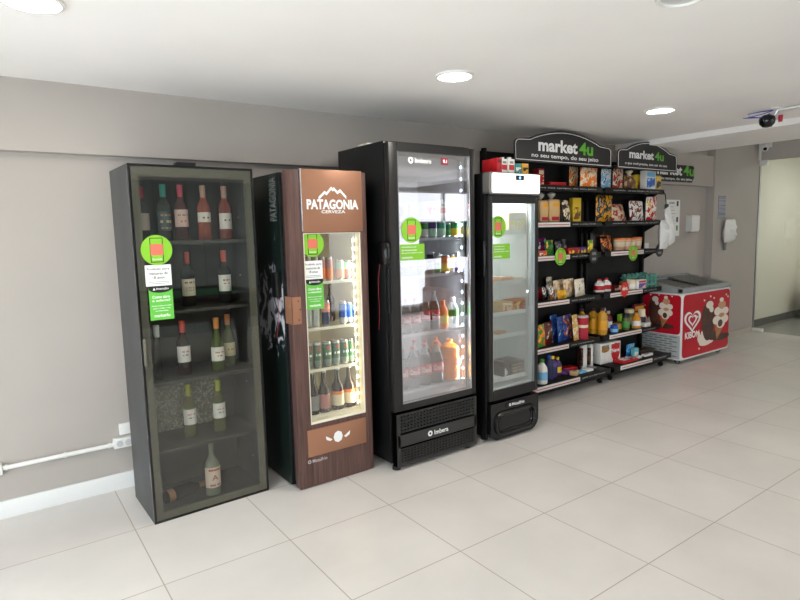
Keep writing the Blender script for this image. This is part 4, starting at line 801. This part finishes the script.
 ('can','soda_can','purple soda can on the tall fridge second shelf','can','soda cans in the tall black fridge',2.492,-0.763,1.469,0.063,0.112,None,0,0,'purple','mint','silver'),
 ('can','soda_can','teal green soda can on the tall fridge second shelf','can','soda cans in the tall black fridge',2.57,-0.757,1.469,0.065,0.111,None,0,0,'seagreen','mint','silver'),
 ('can','soda_can','dark green slim can on the tall fridge second shelf','can','soda cans in the tall black fridge',2.624,-0.763,1.469,0.04,0.097,None,0,0,'darkgreen','green','silver'),
 ('can','soda_can','green can with yellow slash on the tall fridge second shelf','can','soda cans in the tall black fridge',2.691,-0.757,1.469,0.072,0.11,None,0,0,'emerald','yellow','silver'),
 ('water','water_bottle','leftmost of the three clear water bottles below the green notice','bottle','clear water bottles',2.26,-0.763,1.231,0.055,0.168,None,0,0,'clear','white','white'),
 ('water','water_bottle','middle of the three clear water bottles below the green notice','bottle','clear water bottles',2.324,-0.763,1.231,0.057,0.166,None,0,0,'clear','white','white'),
 ('water','water_bottle','rightmost of the three clear water bottles below the green notice','bottle','clear water bottles',2.391,-0.763,1.231,0.062,0.163,None,0,0,'clear','white','white'),
 ('can','soda_can','black can right of the clear water bottles','can','soda cans in the tall black fridge',2.471,-0.765,1.231,0.051,0.147,None,0,0,'black','grey','silver'),
 ('can','soda_can','clear drink bottle with green cap','can','soda cans in the tall black fridge',2.523,-0.771,1.231,0.047,0.139,None,0,0,'silver','green','green'),
 ('can','soda_can','orange juice can on the tall fridge third shelf','can','soda cans in the tall black fridge',2.598,-0.759,1.231,0.068,0.122,None,0,0,'orange','yellow','silver'),
 ('can','soda_can','yellow and white can on the tall fridge third shelf','can','soda cans in the tall black fridge',2.655,-0.765,1.231,0.04,0.126,None,0,0,'yellow','white','silver'),
 ('can','soda_can','white can with green and purple print at the right','can','soda cans in the tall black fridge',2.693,-0.777,1.231,0.032,0.139,None,0,0,'white','purple','lime'),
 ('cola','cola_bottle','leftmost red-labelled cola bottle on the tall fridge fourth shelf','bottle','cola bottles in the tall black fridge',2.263,-0.762,0.855,0.064,0.232,None,0,0,'cola','red','red'),
 ('cola','cola_bottle','second red-labelled cola bottle on the tall fridge fourth shelf','bottle','cola bottles in the tall black fridge',2.342,-0.756,0.855,0.07,0.228,None,0,0,'cola','red','red'),
 ('cola','cola_bottle','third red-labelled cola bottle on the tall fridge fourth shelf','bottle','cola bottles in the tall black fridge',2.424,-0.75,0.855,0.076,0.261,None,0,0,'cola','red','clear'),
 ('cola','cola_bottle','rightmost red-labelled cola bottle on the tall fridge fourth shelf','bottle','cola bottles in the tall black fridge',2.506,-0.75,0.855,0.078,0.261,None,0,0,'cola','red','clear'),
 ('bottle','juice_bottle','orange juice bottle right of the colas on the fourth shelf','bottle','cola bottles in the tall black fridge',2.583,-0.751,0.855,0.071,0.193,None,0,0,'orange','yellow','orange'),
 ('water','soda_bottle','clear and green soda bottle beside the light strip','bottle','cola bottles in the tall black fridge',2.671,-0.751,0.855,0.077,0.206,None,0,0,'clear','green','white'),
 ('cola','cola_bottle','leftmost in the front row of red-labelled colas on the bottom shelf','bottle','cola bottles in the tall black fridge',2.239,-0.745,0.486,0.069,0.271,None,0,0,'cola','red','red'),
 ('cola','cola_bottle','second in the front row of red-labelled colas on the bottom shelf','bottle','cola bottles in the tall black fridge',2.324,-0.743,0.486,0.091,0.279,None,0,0,'cola','red','red'),
 ('cola','cola_bottle','third in the front row of red-labelled colas on the bottom shelf','bottle','cola bottles in the tall black fridge',2.423,-0.744,0.486,0.09,0.282,None,0,0,'cola','red','red'),
 ('cola','cola_bottle','rightmost in the front row of red-labelled colas on the bottom shelf','bottle','cola bottles in the tall black fridge',2.525,-0.744,0.486,0.097,0.286,None,0,0,'cola','red','red'),
 ('cola','cola_bottle','left back-row cola on the bottom shelf behind the front colas','bottle','cola bottles in the tall black fridge',2.447,-0.6,0.486,0.083,0.286,None,0,0,'cola','red','red'),
 ('cola','cola_bottle','right back-row cola on the bottom shelf behind the front colas','bottle','cola bottles in the tall black fridge',2.543,-0.6,0.486,0.081,0.281,None,0,0,'cola','red','red'),
 ('fanta','orange_soda_bottle','big orange soda bottle on the tall fridge bottom shelf','bottle','cola bottles in the tall black fridge',2.661,-0.723,0.486,0.138,0.281,None,0,0,'fanta','green','amber'),
 ('fanta','orange_soda_bottle','orange soda bottle half hidden behind the front orange bottle','bottle','cola bottles in the tall black fridge',2.688,-0.542,0.486,0.085,0.265,None,0,0,'fanta','green','amber'),
 ('pack','frozen_box','pale yellow frozen food box on the lit freezer top shelf','box','frozen food in the lit freezer',3.267,-0.736,1.492,0.18,0.141,0.12,0,0,'cream','butter','white'),
 ('pack','frozen_box','white and tan frozen box behind the round green sticker','box','frozen food in the lit freezer',3.26,-0.62,1.492,0.095,0.086,0.1,0,0,'white','tan','cream'),
 ('box','meat_tray','tray of packed meat on the lit freezer second shelf','tray','frozen food in the lit freezer',3.177,-0.7,1.13,0.115,0.038,0.16,0,0,'peach','white','brown'),
 ('box','meat_tray','second tray of packed meat on the lit freezer second shelf','tray','frozen food in the lit freezer',3.293,-0.7,1.13,0.097,0.026,0.16,0,0,'cream','brown','white'),
 ('box','pizza_box','orange frozen pizza box standing on the lit freezer third shelf','box','frozen food in the lit freezer',3.288,-0.744,0.905,0.14,0.088,0.1,0,0,'pizza','yellow','pizzadark'),
 ('box','pizza_box','stack of tan frozen boxes left of the orange pizza box','box','frozen food in the lit freezer',3.158,-0.738,0.905,0.113,0.084,0.12,0,0,'tan','pizza','cream'),
 ('box','sausage_tray','peach tray on the lit freezer fourth shelf','tray','frozen food in the lit freezer',3.161,-0.7,0.74,0.079,0.02,0.1,0,0,'peach','white','peach'),
 ('box','icecream_box','dark brown box leaning at the left of the freezer bottom','box','frozen food in the lit freezer',3.171,-0.7,0.42,0.058,0.108,0.16,0,0,'choco','white','choco'),
 ('box','icecream_box','dark brown box lettered in tan at the freezer bottom','box','frozen food in the lit freezer',3.284,-0.7,0.42,0.148,0.106,0.16,0,0,'choco','brown','choco'),
]
# ------------------------------------------------------------------ shop rack: two bays
RKB = mat('rack_black', (12,12,13), .5, spec=.3); PST = mat('price_strip', (214,212,208), .4); PSR = mat('strip_red', (176,60,66), .5)
SHZ = [1.885, 1.565, 1.27, .86, .44, .15]
def bay(x0, x1, label):
    w = x1-x0
    t = thing('shop_rack', label, 'shelving rack', (x0, -.085, 0), group='black shop racks')
    MB().box(0, w, -.015, 0, .06, 2.18, RKB).build('back_panel', t)
    for x in (.0, w-.03): MB().box(x, x+.03, -.055, -.015, .05, 2.2, RKB, .003).build('upright', t)
    for i, z in enumerate(SHZ):
        d = .255 if i < 5 else .385
        s = MB().box(.01, w-.012, -d, -.055, z-.028, z, RKB, .003).build('shelf', t)
        for x in (.012, w-.018): MB().prism([(-.055, z-.03), (-d+.04, z-.03), (-.055, z-.12)] if i < 5 else [(-.055, z-.03), (-d+.04, z-.03), (-.055, z-.08)], x, x+.006, RKB, fr=(Vector((0,0,0)), Vector((0,1,0)), Vector((0,0,1)), Vector((1,0,0)))).build('bracket', s)
        MB().box(.0, w-.004, -d-.012, -d, z-.045, z+.006, RKB, .003).build('price_rail', s)
        has = not (i == 0 or (i == 1 and x0 > 4.5))
        if has:
            ps = MB().box(.10, w*.64, -d-.017, -d-.012, z-.04, z, PST, .001).build('price_strip', s)
            MB().box(.11, w*.63, -d-.0176, -d-.017, z-.024, z-.017, PSR).build('red_line', ps)
        a = .12 if not has else w*.67
        text('market4u   no seu tempo, do seu jeito', s, mat('rail_lettering', (178,178,176), .5), (a+w-.1)/2, z-.02, -d-.012, w-.1-a, .016, bold=.01)
    for x in (.06, w-.06):
        for y in (-.31, -.08):
            c = MB(); c.lathe([(0,-.012),(.024,-.012),(.028,-.008),(.028,.008),(.024,.012),(0,.012)], RUB, 14, M=Matrix.Translation((x,y,.028)) @ Matrix.Rotation(PI/2,4,'Y')); c.box(x-.018, x+.018, y-.02, y+.02, .05, .06, BLK); c.box(x-.018, x-.014, y-.012, y+.012, .02, .055, BLK); c.build('caster', t)
    MB().box(0, w, -.345, -.03, .06, .085, RKB, .003).build('base_frame', t)
    return t
bay(3.57, 4.915, 'wide black shop rack of snacks beside the lit freezer, with the larger sign')
r2 = bay(4.965, 5.99, 'narrower black shop rack of snacks beside the ice cream freezer, with the smaller sign')
r2_lamp = None
def sign(x0, x1, label, line2, tw, cx):
    w = x1-x0; z0 = 2.058; sh = 2.245; pk_ = 2.335
    def outline(i):
        o = [(x0+i, z0+i), (x1-i, z0+i), (x1-i, sh-.05)]
        o += arc(x1-.05-i*.3, sh-.05-i*.2, .045-i*.5, 0, 80, 5)
        a, c = x1-.14*w-i*.4, x0+.14*w+i*.4
        n = 16
        for k in range(n+1):
            u = k/n; x = a+(c-a)*u; o.append((x, sh+.008-i+(pk_-sh-.008)*math.sin(PI*u)**.85))
        o += [(x0+.05+i*.3+.045*math.cos(math.radians(q)), sh-.05-i*.6+.045*math.sin(math.radians(q))) for q in (100,120,140,160,180)]
        return o
    t = thing('shop_sign', label, 'sign', (0, 0, 0), group='black arched shop signs')
    A = outline(0)
    MB().prism([(x, z) for x, z in A], -.462, -.45, SGB).build('board', t)
    b = MB(); I = outline(.016); b.tube([(x, -.463, z) for x, z in I], .0032, PRW, 5, True); b.build('white_outline', t)
    text('market', t, PRW, cx-.15*tw, 2.203, -.462, tw*.70, .105 if tw > .65 else .082, bold=.035, th=.003)
    text('4u', t, GRN, cx+.365*tw, 2.203, -.462, tw*.27, .112 if tw > .65 else .088, bold=.03, th=.003)
    text(line2, t, PRW, cx, 2.112, -.462, tw*1.22, .043 if tw > .65 else .03, bold=.018, th=.002)
    for x in (x0+.12, x1-.12): MB().box(x-.012, x+.012, -.45, -.102, 2.1, 2.124, RKB).build('arm', t)
    return t
sign(3.59, 4.885, 'larger arched black shop sign with a tagline about your time, left one', 'no seu tempo, do seu jeito', .73, 4.235)
sign(4.975, 6.02, 'smaller arched black shop sign right of the larger one, above the narrower rack', 'o que você precisa, sem sair de casa', .60, 5.46)
def round_tag(x, z, m, label, green):
    t = thing('shelf_tag', label, 'tag', (x, -.362, z), group='round tags on the rack shelves')
    if green: round_sticker(t, 0, 0, 0, .078); MB().box(-.02, .02, 0, .004, -.03, .03, PRB).build('clip', t)
    else:
        MB().prism([(.07*math.cos(a*PI/16), .07*math.sin(a*PI/16)) for a in range(32)], -.004, 0, SGB).build('disc', t)
        MB().box(-.03, .03, -.0052, -.004, .01, .035, INK).box(-.03, .03, -.0052, -.004, -.04, -.015, INK).build('small_print', t)
    return t
round_tag(4.292, 1.258, None, 'green round tag with salmon square on the third shelf of the wide rack', True)
round_tag(5.425, 1.245, None, 'green round tag with salmon square on the third shelf of the narrower rack', True)
round_tag(4.775, 1.243, None, 'black round tag on the third shelf near the joint of the two racks', False)
round_tag(5.905, 1.255, None, 'black round tag at the right end of the third shelf', False)
t = thing('price_starburst', 'red starburst price tag on the fourth shelf of the narrower rack', 'tag', (5.29, -.362, .885))
MB().prism([((.078 if a % 2 else .06)*math.cos(a*PI/14), (.085 if a % 2 else .065)*math.sin(a*PI/14)) for a in range(28)], -.003, 0, mat('tag_red', (200,44,34), .45)).build('burst', t)
text('oferta', t, PRW, 0, .01, -.003, .09, .04, bold=.03)
t = thing('bag_roll', 'bunch of white plastic bags hanging from the right end of the rack second shelf', 'bag', (5.965, -.366, 1.27))
fl = mat('bag_film_bright', (222,222,220), .35)
MB().pouch(.15, .30, .09, fl, M=Matrix.Translation((-.06,-.04,.0)), seal=0, wob=.4).build('bag_film', t)
MB().pouch(.13, .40, .06, fl, M=Matrix.Translation((.04,-.05,.22)) @ Matrix.Rotation(-.32,4,'Y') @ Matrix.Translation((0,0,-.18)), seal=0, wob=.4).build('bag_film', t)
MB().box(-.045, .01, -.05, -.025, .37, .47, mat('bag_holder', (50,58,60), .5), .01).build('holder', t)
MB().tube([(-.02,-.035,.46),(-.02,-.02,.57),(-.02,.006,.60)], .005, RKB).build('hook', t)
# ------------------------------------------------------------------ goods
BOTTLE = [(0,.004),(.86,0),(1,.03),(1,.52),(.93,.60),(.5,.74),(.36,.80),(.36,.87)]
def prof(P, r, h): return [(p[0]*r, p[1]*h) for p in P]
def put_item(it):
    kind, name, label, cat, group, x, y, z, w, h, dep, yaw, tilt, a, b_, c_ = it
    rnd = random.Random(int(x*1000+z*77))
    T = lambda: thing(name, label, cat, (x, y, z+.0005), yaw, group)
    M = Matrix.Rotation(-tilt, 4, 'X')
    if kind == 'bag':
        o = MB().pouch(w, h, min(.042, w*.35), pk(a, b_, c_), M=M).build(name); tag(o, label, cat, group); o.location = (x, y, z+.001+(.02 if tilt > .5 else 0)); o.rotation_euler = (0, 0, yaw)
    elif kind == 'box' or kind == 'pack':
        d = dep or .06; t = T()
        MB().box(-w/2, w/2, -d/2, d/2, 0, h, solid(a), min(.003, h*.1)).build('carton_body', t)
        if kind == 'pack' or h > .045:
            q = MB(); q.box(-w*.42, w*.42, -d/2-.0008, -d/2, h*.12, h*.62, pk(b_, c_, a) if name not in ('towel_pack','napkin_pack') else solid(b_)); q.build('printed_panel', t); MB().box(-w*.42, w*.42, -d/2-.0008, -d/2, h*.68, h*.9, solid(c_)).build('printed_band', t)
        elif h > .02: MB().box(-w*.4, w*.4, -d*.42, d*.42, h, h+.0008, pk(b_, c_, a)).build('printed_top', t)
        if name == 'towel_pack': text('Snob', t, mat('gold_letters', (170,120,40), .5), .0, h*.72, -d/2-.001, w*.86, h*.28, bold=.06); text('Snob', t, PRB, .004, h*.715, -d/2-.0009, w*.92, h*.32, bold=.10)
        if name == 'napkin_pack':
            MB().prism([(w*.43*math.cos(k*PI/12), h*.5+h*.44*math.sin(k*PI/12)) for k in range(24)], -d/2-.0014, -d/2-.0008, solid('red')).build('red_disc', t)
            text('Neve', t, PRW, 0, h*.58, -d/2-.0015, w*.78, h*.2, bold=.04)
        if name == 'pizza_box' and a == 'pizza': MB().prism([(w*.28*math.cos(k*PI/10)-w*.02, h*.55+h*.3*math.sin(k*PI/10)) for k in range(20)], -d/2-.0014, -d/2-.0008, pk('yellow','red','choco')).build('printed_emblem', t)
        if name == 'icecream_box' and w > .1:
            for k in range(3): text('---- ----', t, solid('tan'), 0, h*(.75-.22*k), -d/2-.001, w*.75, h*.07, bold=.03)
    elif kind == 'carton':
        t = T(); d = dep or .06
        MB().box(-w/2, w/2, -d/2, d/2, 0, h*.82, solid(a), .002).prism([(-w/2,h*.82),(w/2,h*.82),(w/2,h*.88),(-w/2,h*.88)], -d/2, d/2, solid(a)).build('carton_body', t)
        MB().box(-w*.42, w*.42, -d/2-.0008, -d/2, h*.2, h*.52, solid(b_)).build('printed_panel', t); MB().box(-w*.3, w*.3, -d/2-.0008, -d/2, h*.6, h*.74, solid('grey')).build('printed_band', t)
        MB().lathe([(0,0),(w*.26,0),(w*.26,h*.12),(0,h*.12)], WHT, 14, (0,0,h*.88)).build('screw_cap', t)
    elif kind == 'knotbag' or kind == 'loaf':
        t = T(); M0 = Matrix.Identity(4)
        if kind == 'knotbag': MB().pouch(w, h*.78, .09, pk(a, b_, c_), seal=0, wob=.2).build('bag_film', t); MB().lathe([(w*.13,0),(w*.1,.02),(w*.22,.05),(w*.16,.06),(0,.055)], solid(c_), 10, (0,0,h*.72)).build('tied_top', t)
        else:
            MB().box(-w/2, w/2, -.055, .055, 0, h*.8, solid(a), .022, 3).build('loaf_body', t)
            MB().box(-w*.36, w*.36, -.0565, -.055, h*.08, h*.2, solid('crimson')).build('printed_panel', t); MB().box(-w*.2, w*.34, -.0565, -.055, h*.55, h*.68, solid('amber')).build('printed_band', t)
            MB().lathe([(w*.2,0),(w*.08,.012),(w*.26,.035),(w*.3,.055),(w*.16,.07),(0,.066)], mat('clear_film', (206,204,198), .25), 10, (0,0,h*.79)).build('tied_top', t)
    elif kind == 'can':
        t = T(); r = w/2
        if name == 'chips_canister': MB().lathe([(0,0),(r,0),(r,h*.92)], solid(a), 22).build('body', t); MB().lathe([(r*1.02,h*.92),(r*1.02,h),(0,h)], mat('clear_lid', (210,200,200), .3), 22).build('lid', t); q = 'Pringles'; MB().box(-r*.5, r*.5, -r-.001, -r*.8, h*.3, h*.7, solid('white')).build('label_panel', t) if False else MB().lathe([(r*1.003,h*.5),(r*1.003,h*.62)], solid('cream'), 22).build('label_band', t)
        else:
            A = solid(a, .28); B = solid(b_, .28); tall = 'tall' in group
            MB().lathe([(0,.004),(r*.7,.0),(r*.78,.003),(r,.012,STL),(r,h*.30,B if tall or b_ in ('silver','canGrey') else A),(r,h*.55,B if b_ not in ('silver','canGrey') else A),(r,h*.90,A),(r*.84,h*.965,STL)], A, 22).build('body', t)
            MB().lathe([(r*.84,h*.965),(r*.86,h),(r*.8,h),(r*.78,h*.98),(0,h*.98)], STL, 22).build('can_end', t)
            if name == 'beer_can': text('B', t, mat('can_red', (190,40,44), .4), 0, h*.76, -r-.0002, r*.7, h*.14, wrap=r, bold=.04); text('- ---', t, PRW, 0, h*.52, -r-.0002, r*1.5, h*.09, wrap=r, bold=.03)
    elif kind in ('bottle',):
        t = T(); r = w/2; m = solid(a) if a not in ('clear','grey') else tinted('clear_plastic', (190,200,204), .55)
        MB().lathe(prof([(0,.004),(.86,0),(1,.03),(1,.56),(.92,.66),(.6,.78),(.36,.84),(.36,.88)], r, h)+[(0, h*.88)], m, 20).build('body', t)
        MB().lathe([(r*1.012,h*.18),(r*1.012,h*.5)], solid(b_), 20).build('label_wrap', t)
        MB().lathe([(0,h*.87),(r*.44,h*.87),(r*.44,h*.985),(r*.3,h),(0,h)], solid(c_), 16).build('cap', t)
    elif kind == 'oil':
        t = T(); r = w/2
        MB().lathe(prof([(0,.004),(.9,0),(1,.03),(.95,.1),(1,.14),(1,.55),(.9,.62),(1,.68),(.8,.8),(.4,.88),(.4,.92)], r, h)+[(0,h*.92)], mat('golden_oil', (206,150,46), .12), 20).build('body', t)
        MB().lathe([(r*1.012,h*.2),(r*1.012,h*.55)], solid('amber'), 20).build('label_wrap', t); MB().lathe([(0,h*.91),(r*.48,h*.91),(r*.46,h),(0,h)], solid('choco'), 16).build('cap', t)
    elif kind == 'jar':
        t = T(); r = w/2
        MB().lathe([(0,0),(r*.94,0),(r,h*.04),(r,h*.72),(r*.86,h*.8),(0,h*.8)], solid(a, .25), 20).build('body', t)
        MB().lathe([(r*1.01,h*.15),(r*1.01,h*.55)], solid(b_), 20).build('label_wrap', t); MB().lathe([(0,h*.78),(r*.92,h*.78),(r*.92,h*.98),(r*.86,h),(0,h)], solid(c_), 20).build('lid', t)
    elif kind == 'tub':
        t = T(); r = w/2
        MB().lathe([(0,0),(r*.8,0),(r*.96,h*.86),(0,h*.86)], solid(a), 22).build('body', t); MB().lathe([(r*.87,h*.3),(r*.945,h*.66)], solid(b_), 22).build('label_wrap', t)
        MB().lathe([(0,h*.86),(r,h*.86),(r,h*.97),(r*.9,h),(0,h)], solid(c_), 22).build('lid', t)
    elif kind == 'egg':
        t = T(); d = dep; n = max(2, round(w/.075)); TE = noise_mat('egg_pulp', [(.3,(74,132,118)),(.7,(92,150,136))], nscale=30, rough=.8)
        lo = MB().box(-w/2, w/2, -d/2, d/2, h*.42, h*.52, TE, .003); hi = MB().box(-w/2, w/2, -d/2, d/2, h*.52, h*.6, TE, .003)
        for i in range(n):
            for j in (-1, 1):
                cx = -w/2+w*(i+.5)/n; rr = min(w/n, d/2)*.5; lo.lathe([(0,0),(rr*.7,0),(rr*1.05,h*.45)], TE, 12, (cx, j*d/4, 0)); hi.lathe([(rr*1.05,h*.58),(rr*.9,h*.85),(rr*.6,h*.97),(0,h)], TE, 12, (cx, j*d/4, 0))
        lo.build('tray', t); hi.build('lid', t)
    elif kind == 'roll':
        t = T(); r = w/2
        for k in range(2): MB().lathe([(r*.25,h*.5*k+.001),(r*.9,h*.5*k+.001),(r,h*.5*k+.012),(r,h*.5*(k+1)-.012),(r*.9,h*.5*(k+1)),(r*.25,h*.5*(k+1))], WHT, 20).build('roll', t)
        MB().box(-r*1.5, -r*.6, -.02, .03, h*.1, h*.85, pk('choco','black','brown')).build('printed_wrap', t)
    elif kind == 'beer':
        t = T(); r = w/2
        MB().lathe(prof([(0,.01),(.9,0),(1,.02),(1,.50),(.92,.57),(.55,.66),(.4,.74),(.36,.95)], r, h)+[(0,h*.95)], mat('brown_bottle_glass', (44,28,18), .08), 22).build('body', t)
        MB().lathe([(r*1.012,h*.1),(r*1.012,h*.2,solid(b_)),(r*1.012,h*.36,solid(b_)),(r*1.012,h*.44,solid(c_ if c_ != 'choco' else b_))], solid(b_), 22).build('label_wrap', t)
        MB().lathe([(0,h*.945),(r*.44,h*.945),(r*.44,h*.985),(r*.38,h),(0,h)], STL, 16).build('crown_cap', t)
    elif kind == 'water':
        t = T(); r = w/2
        MB().lathe(prof([(0,.01),(.9,0),(1,.03),(.94,.2),(1,.24),(.94,.3),(1,.36),(1,.62),(.9,.7),(.45,.84),(.38,.86),(.38,.9)], r, h)+[(0,h*.9)], tinted('water_plastic', (206,214,216), .6), 20).build('body', t)
        MB().lathe([(r*1.012,h*.38),(r*1.012,h*.6)], solid(b_), 20).build('label_wrap', t); MB().lathe([(0,h*.89),(r*.44,h*.89),(r*.44,h),(0,h)], solid(c_), 14).build('cap', t)
    elif kind == 'cola':
        t = T(); r = w/2; cl = tinted('clear_plastic', (190,200,204), .55)
        MB().lathe(prof([(0,.012),(.55,.0),(.9,.02),(1,.08),(.98,.22)], r, h)+[(r,h*.30),(r,h*.5),(r*.94,h*.6),(r*.66,h*.75),(r*.34,h*.88,cl),(r*.3,h*.93,cl),(0,h*.93,cl)], mat('cola_drink', (40,24,20), .08), 22).build('body', t)
        L = MB().lathe([(r*1.012,h*.28),(r*1.012,h*.52)], mat('cola_red', (206,34,40), .35), 22).build('label_wrap', t)
        text('Coca-Cola', L, PRW, 0, h*.40, -r*1.012-.0002, r*2.1, h*.13, wrap=r*1.012, bold=.02, shear=.3)
        MB().lathe([(0,h*.92),(r*.36,h*.92),(r*.36,h*.99),(r*.3,h),(0,h)], solid(c_) if c_ != 'clear' else cl, 16).build('cap', t)
    elif kind == 'fanta':
        t = T(); r = w/2
        MB().lathe(prof([(0,.012),(.6,0),(.92,.02),(1,.07),(1,.3),(.9,.36),(1,.44),(1,.56),(.92,.64),(.98,.74),(.9,.82),(.5,.89),(.3,.92),(.3,.95)], r, h)+[(0,h*.95)], mat('orange_drink', (238,140,30), .12), 24).build('body', t)
        L = MB().lathe([(r*1.013,h*.36),(r*1.013,h*.56)], mat('orange_label', (236,130,26), .4), 24).build('label_wrap', t)
        MB().prism([(r*.3+r*.42*math.cos(k*PI/10), h*.45+h*.1*math.sin(k*PI/10)) for k in range(20)], -r*.98, -r*.6, solid('darkgreen')).build('printed_leaf', L); 
        text('Fanta', L, PRW, r*.2, h*.46, -r*1.02, r*.9, h*.07, wrap=r*1.02, bold=.04)
        MB().lathe([(0,h*.945),(r*.32,h*.945),(r*.32,h*.995),(0,h)], solid('orange'), 16).build('cap', t)
for it in ITEMS: put_item(it)
# ------------------------------------------------------------------ camera, sky, view
cd = bpy.data.cameras.new('camera'); cam = bpy.data.objects.new('camera', cd); COL.objects.link(cam); SC.camera = cam
Rv, Uv, Fv = Vector((.81166215,-.58364485,-.02373296)), Vector((.08804217,.08207059,.99273007)), Vector((.57745401,.80785092,-.11799895))
mw = Matrix((Rv, Uv, -Fv)).transposed().to_4x4(); mw.translation = Vector((.08903,-3.741,1.51701)); cam.matrix_world = mw
cd.sensor_fit = 'HORIZONTAL'; cd.sensor_width = 36; cd.lens = 576.1176/800*36; cd.clip_start = .05; cd.clip_end = 60
w = bpy.data.worlds.new('daylight'); SC.world = w; w.use_nodes = True
w.node_tree.nodes['Background'].inputs['Color'].default_value = (.86,.92,1,1); w.node_tree.nodes['Background'].inputs['Strength'].default_value = 1.0
vs = SC.view_settings; vs.view_transform = 'Standard'; vs.look = 'None'; vs.gamma = 1; vs.use_curve_mapping = False; vs.exposure = EXPO
SC.cycles.transparent_max_bounces = 24; SC.cycles.max_bounces = 10; SC.cycles.diffuse_bounces = 6; SC.cycles.sample_clamp_indirect = 6
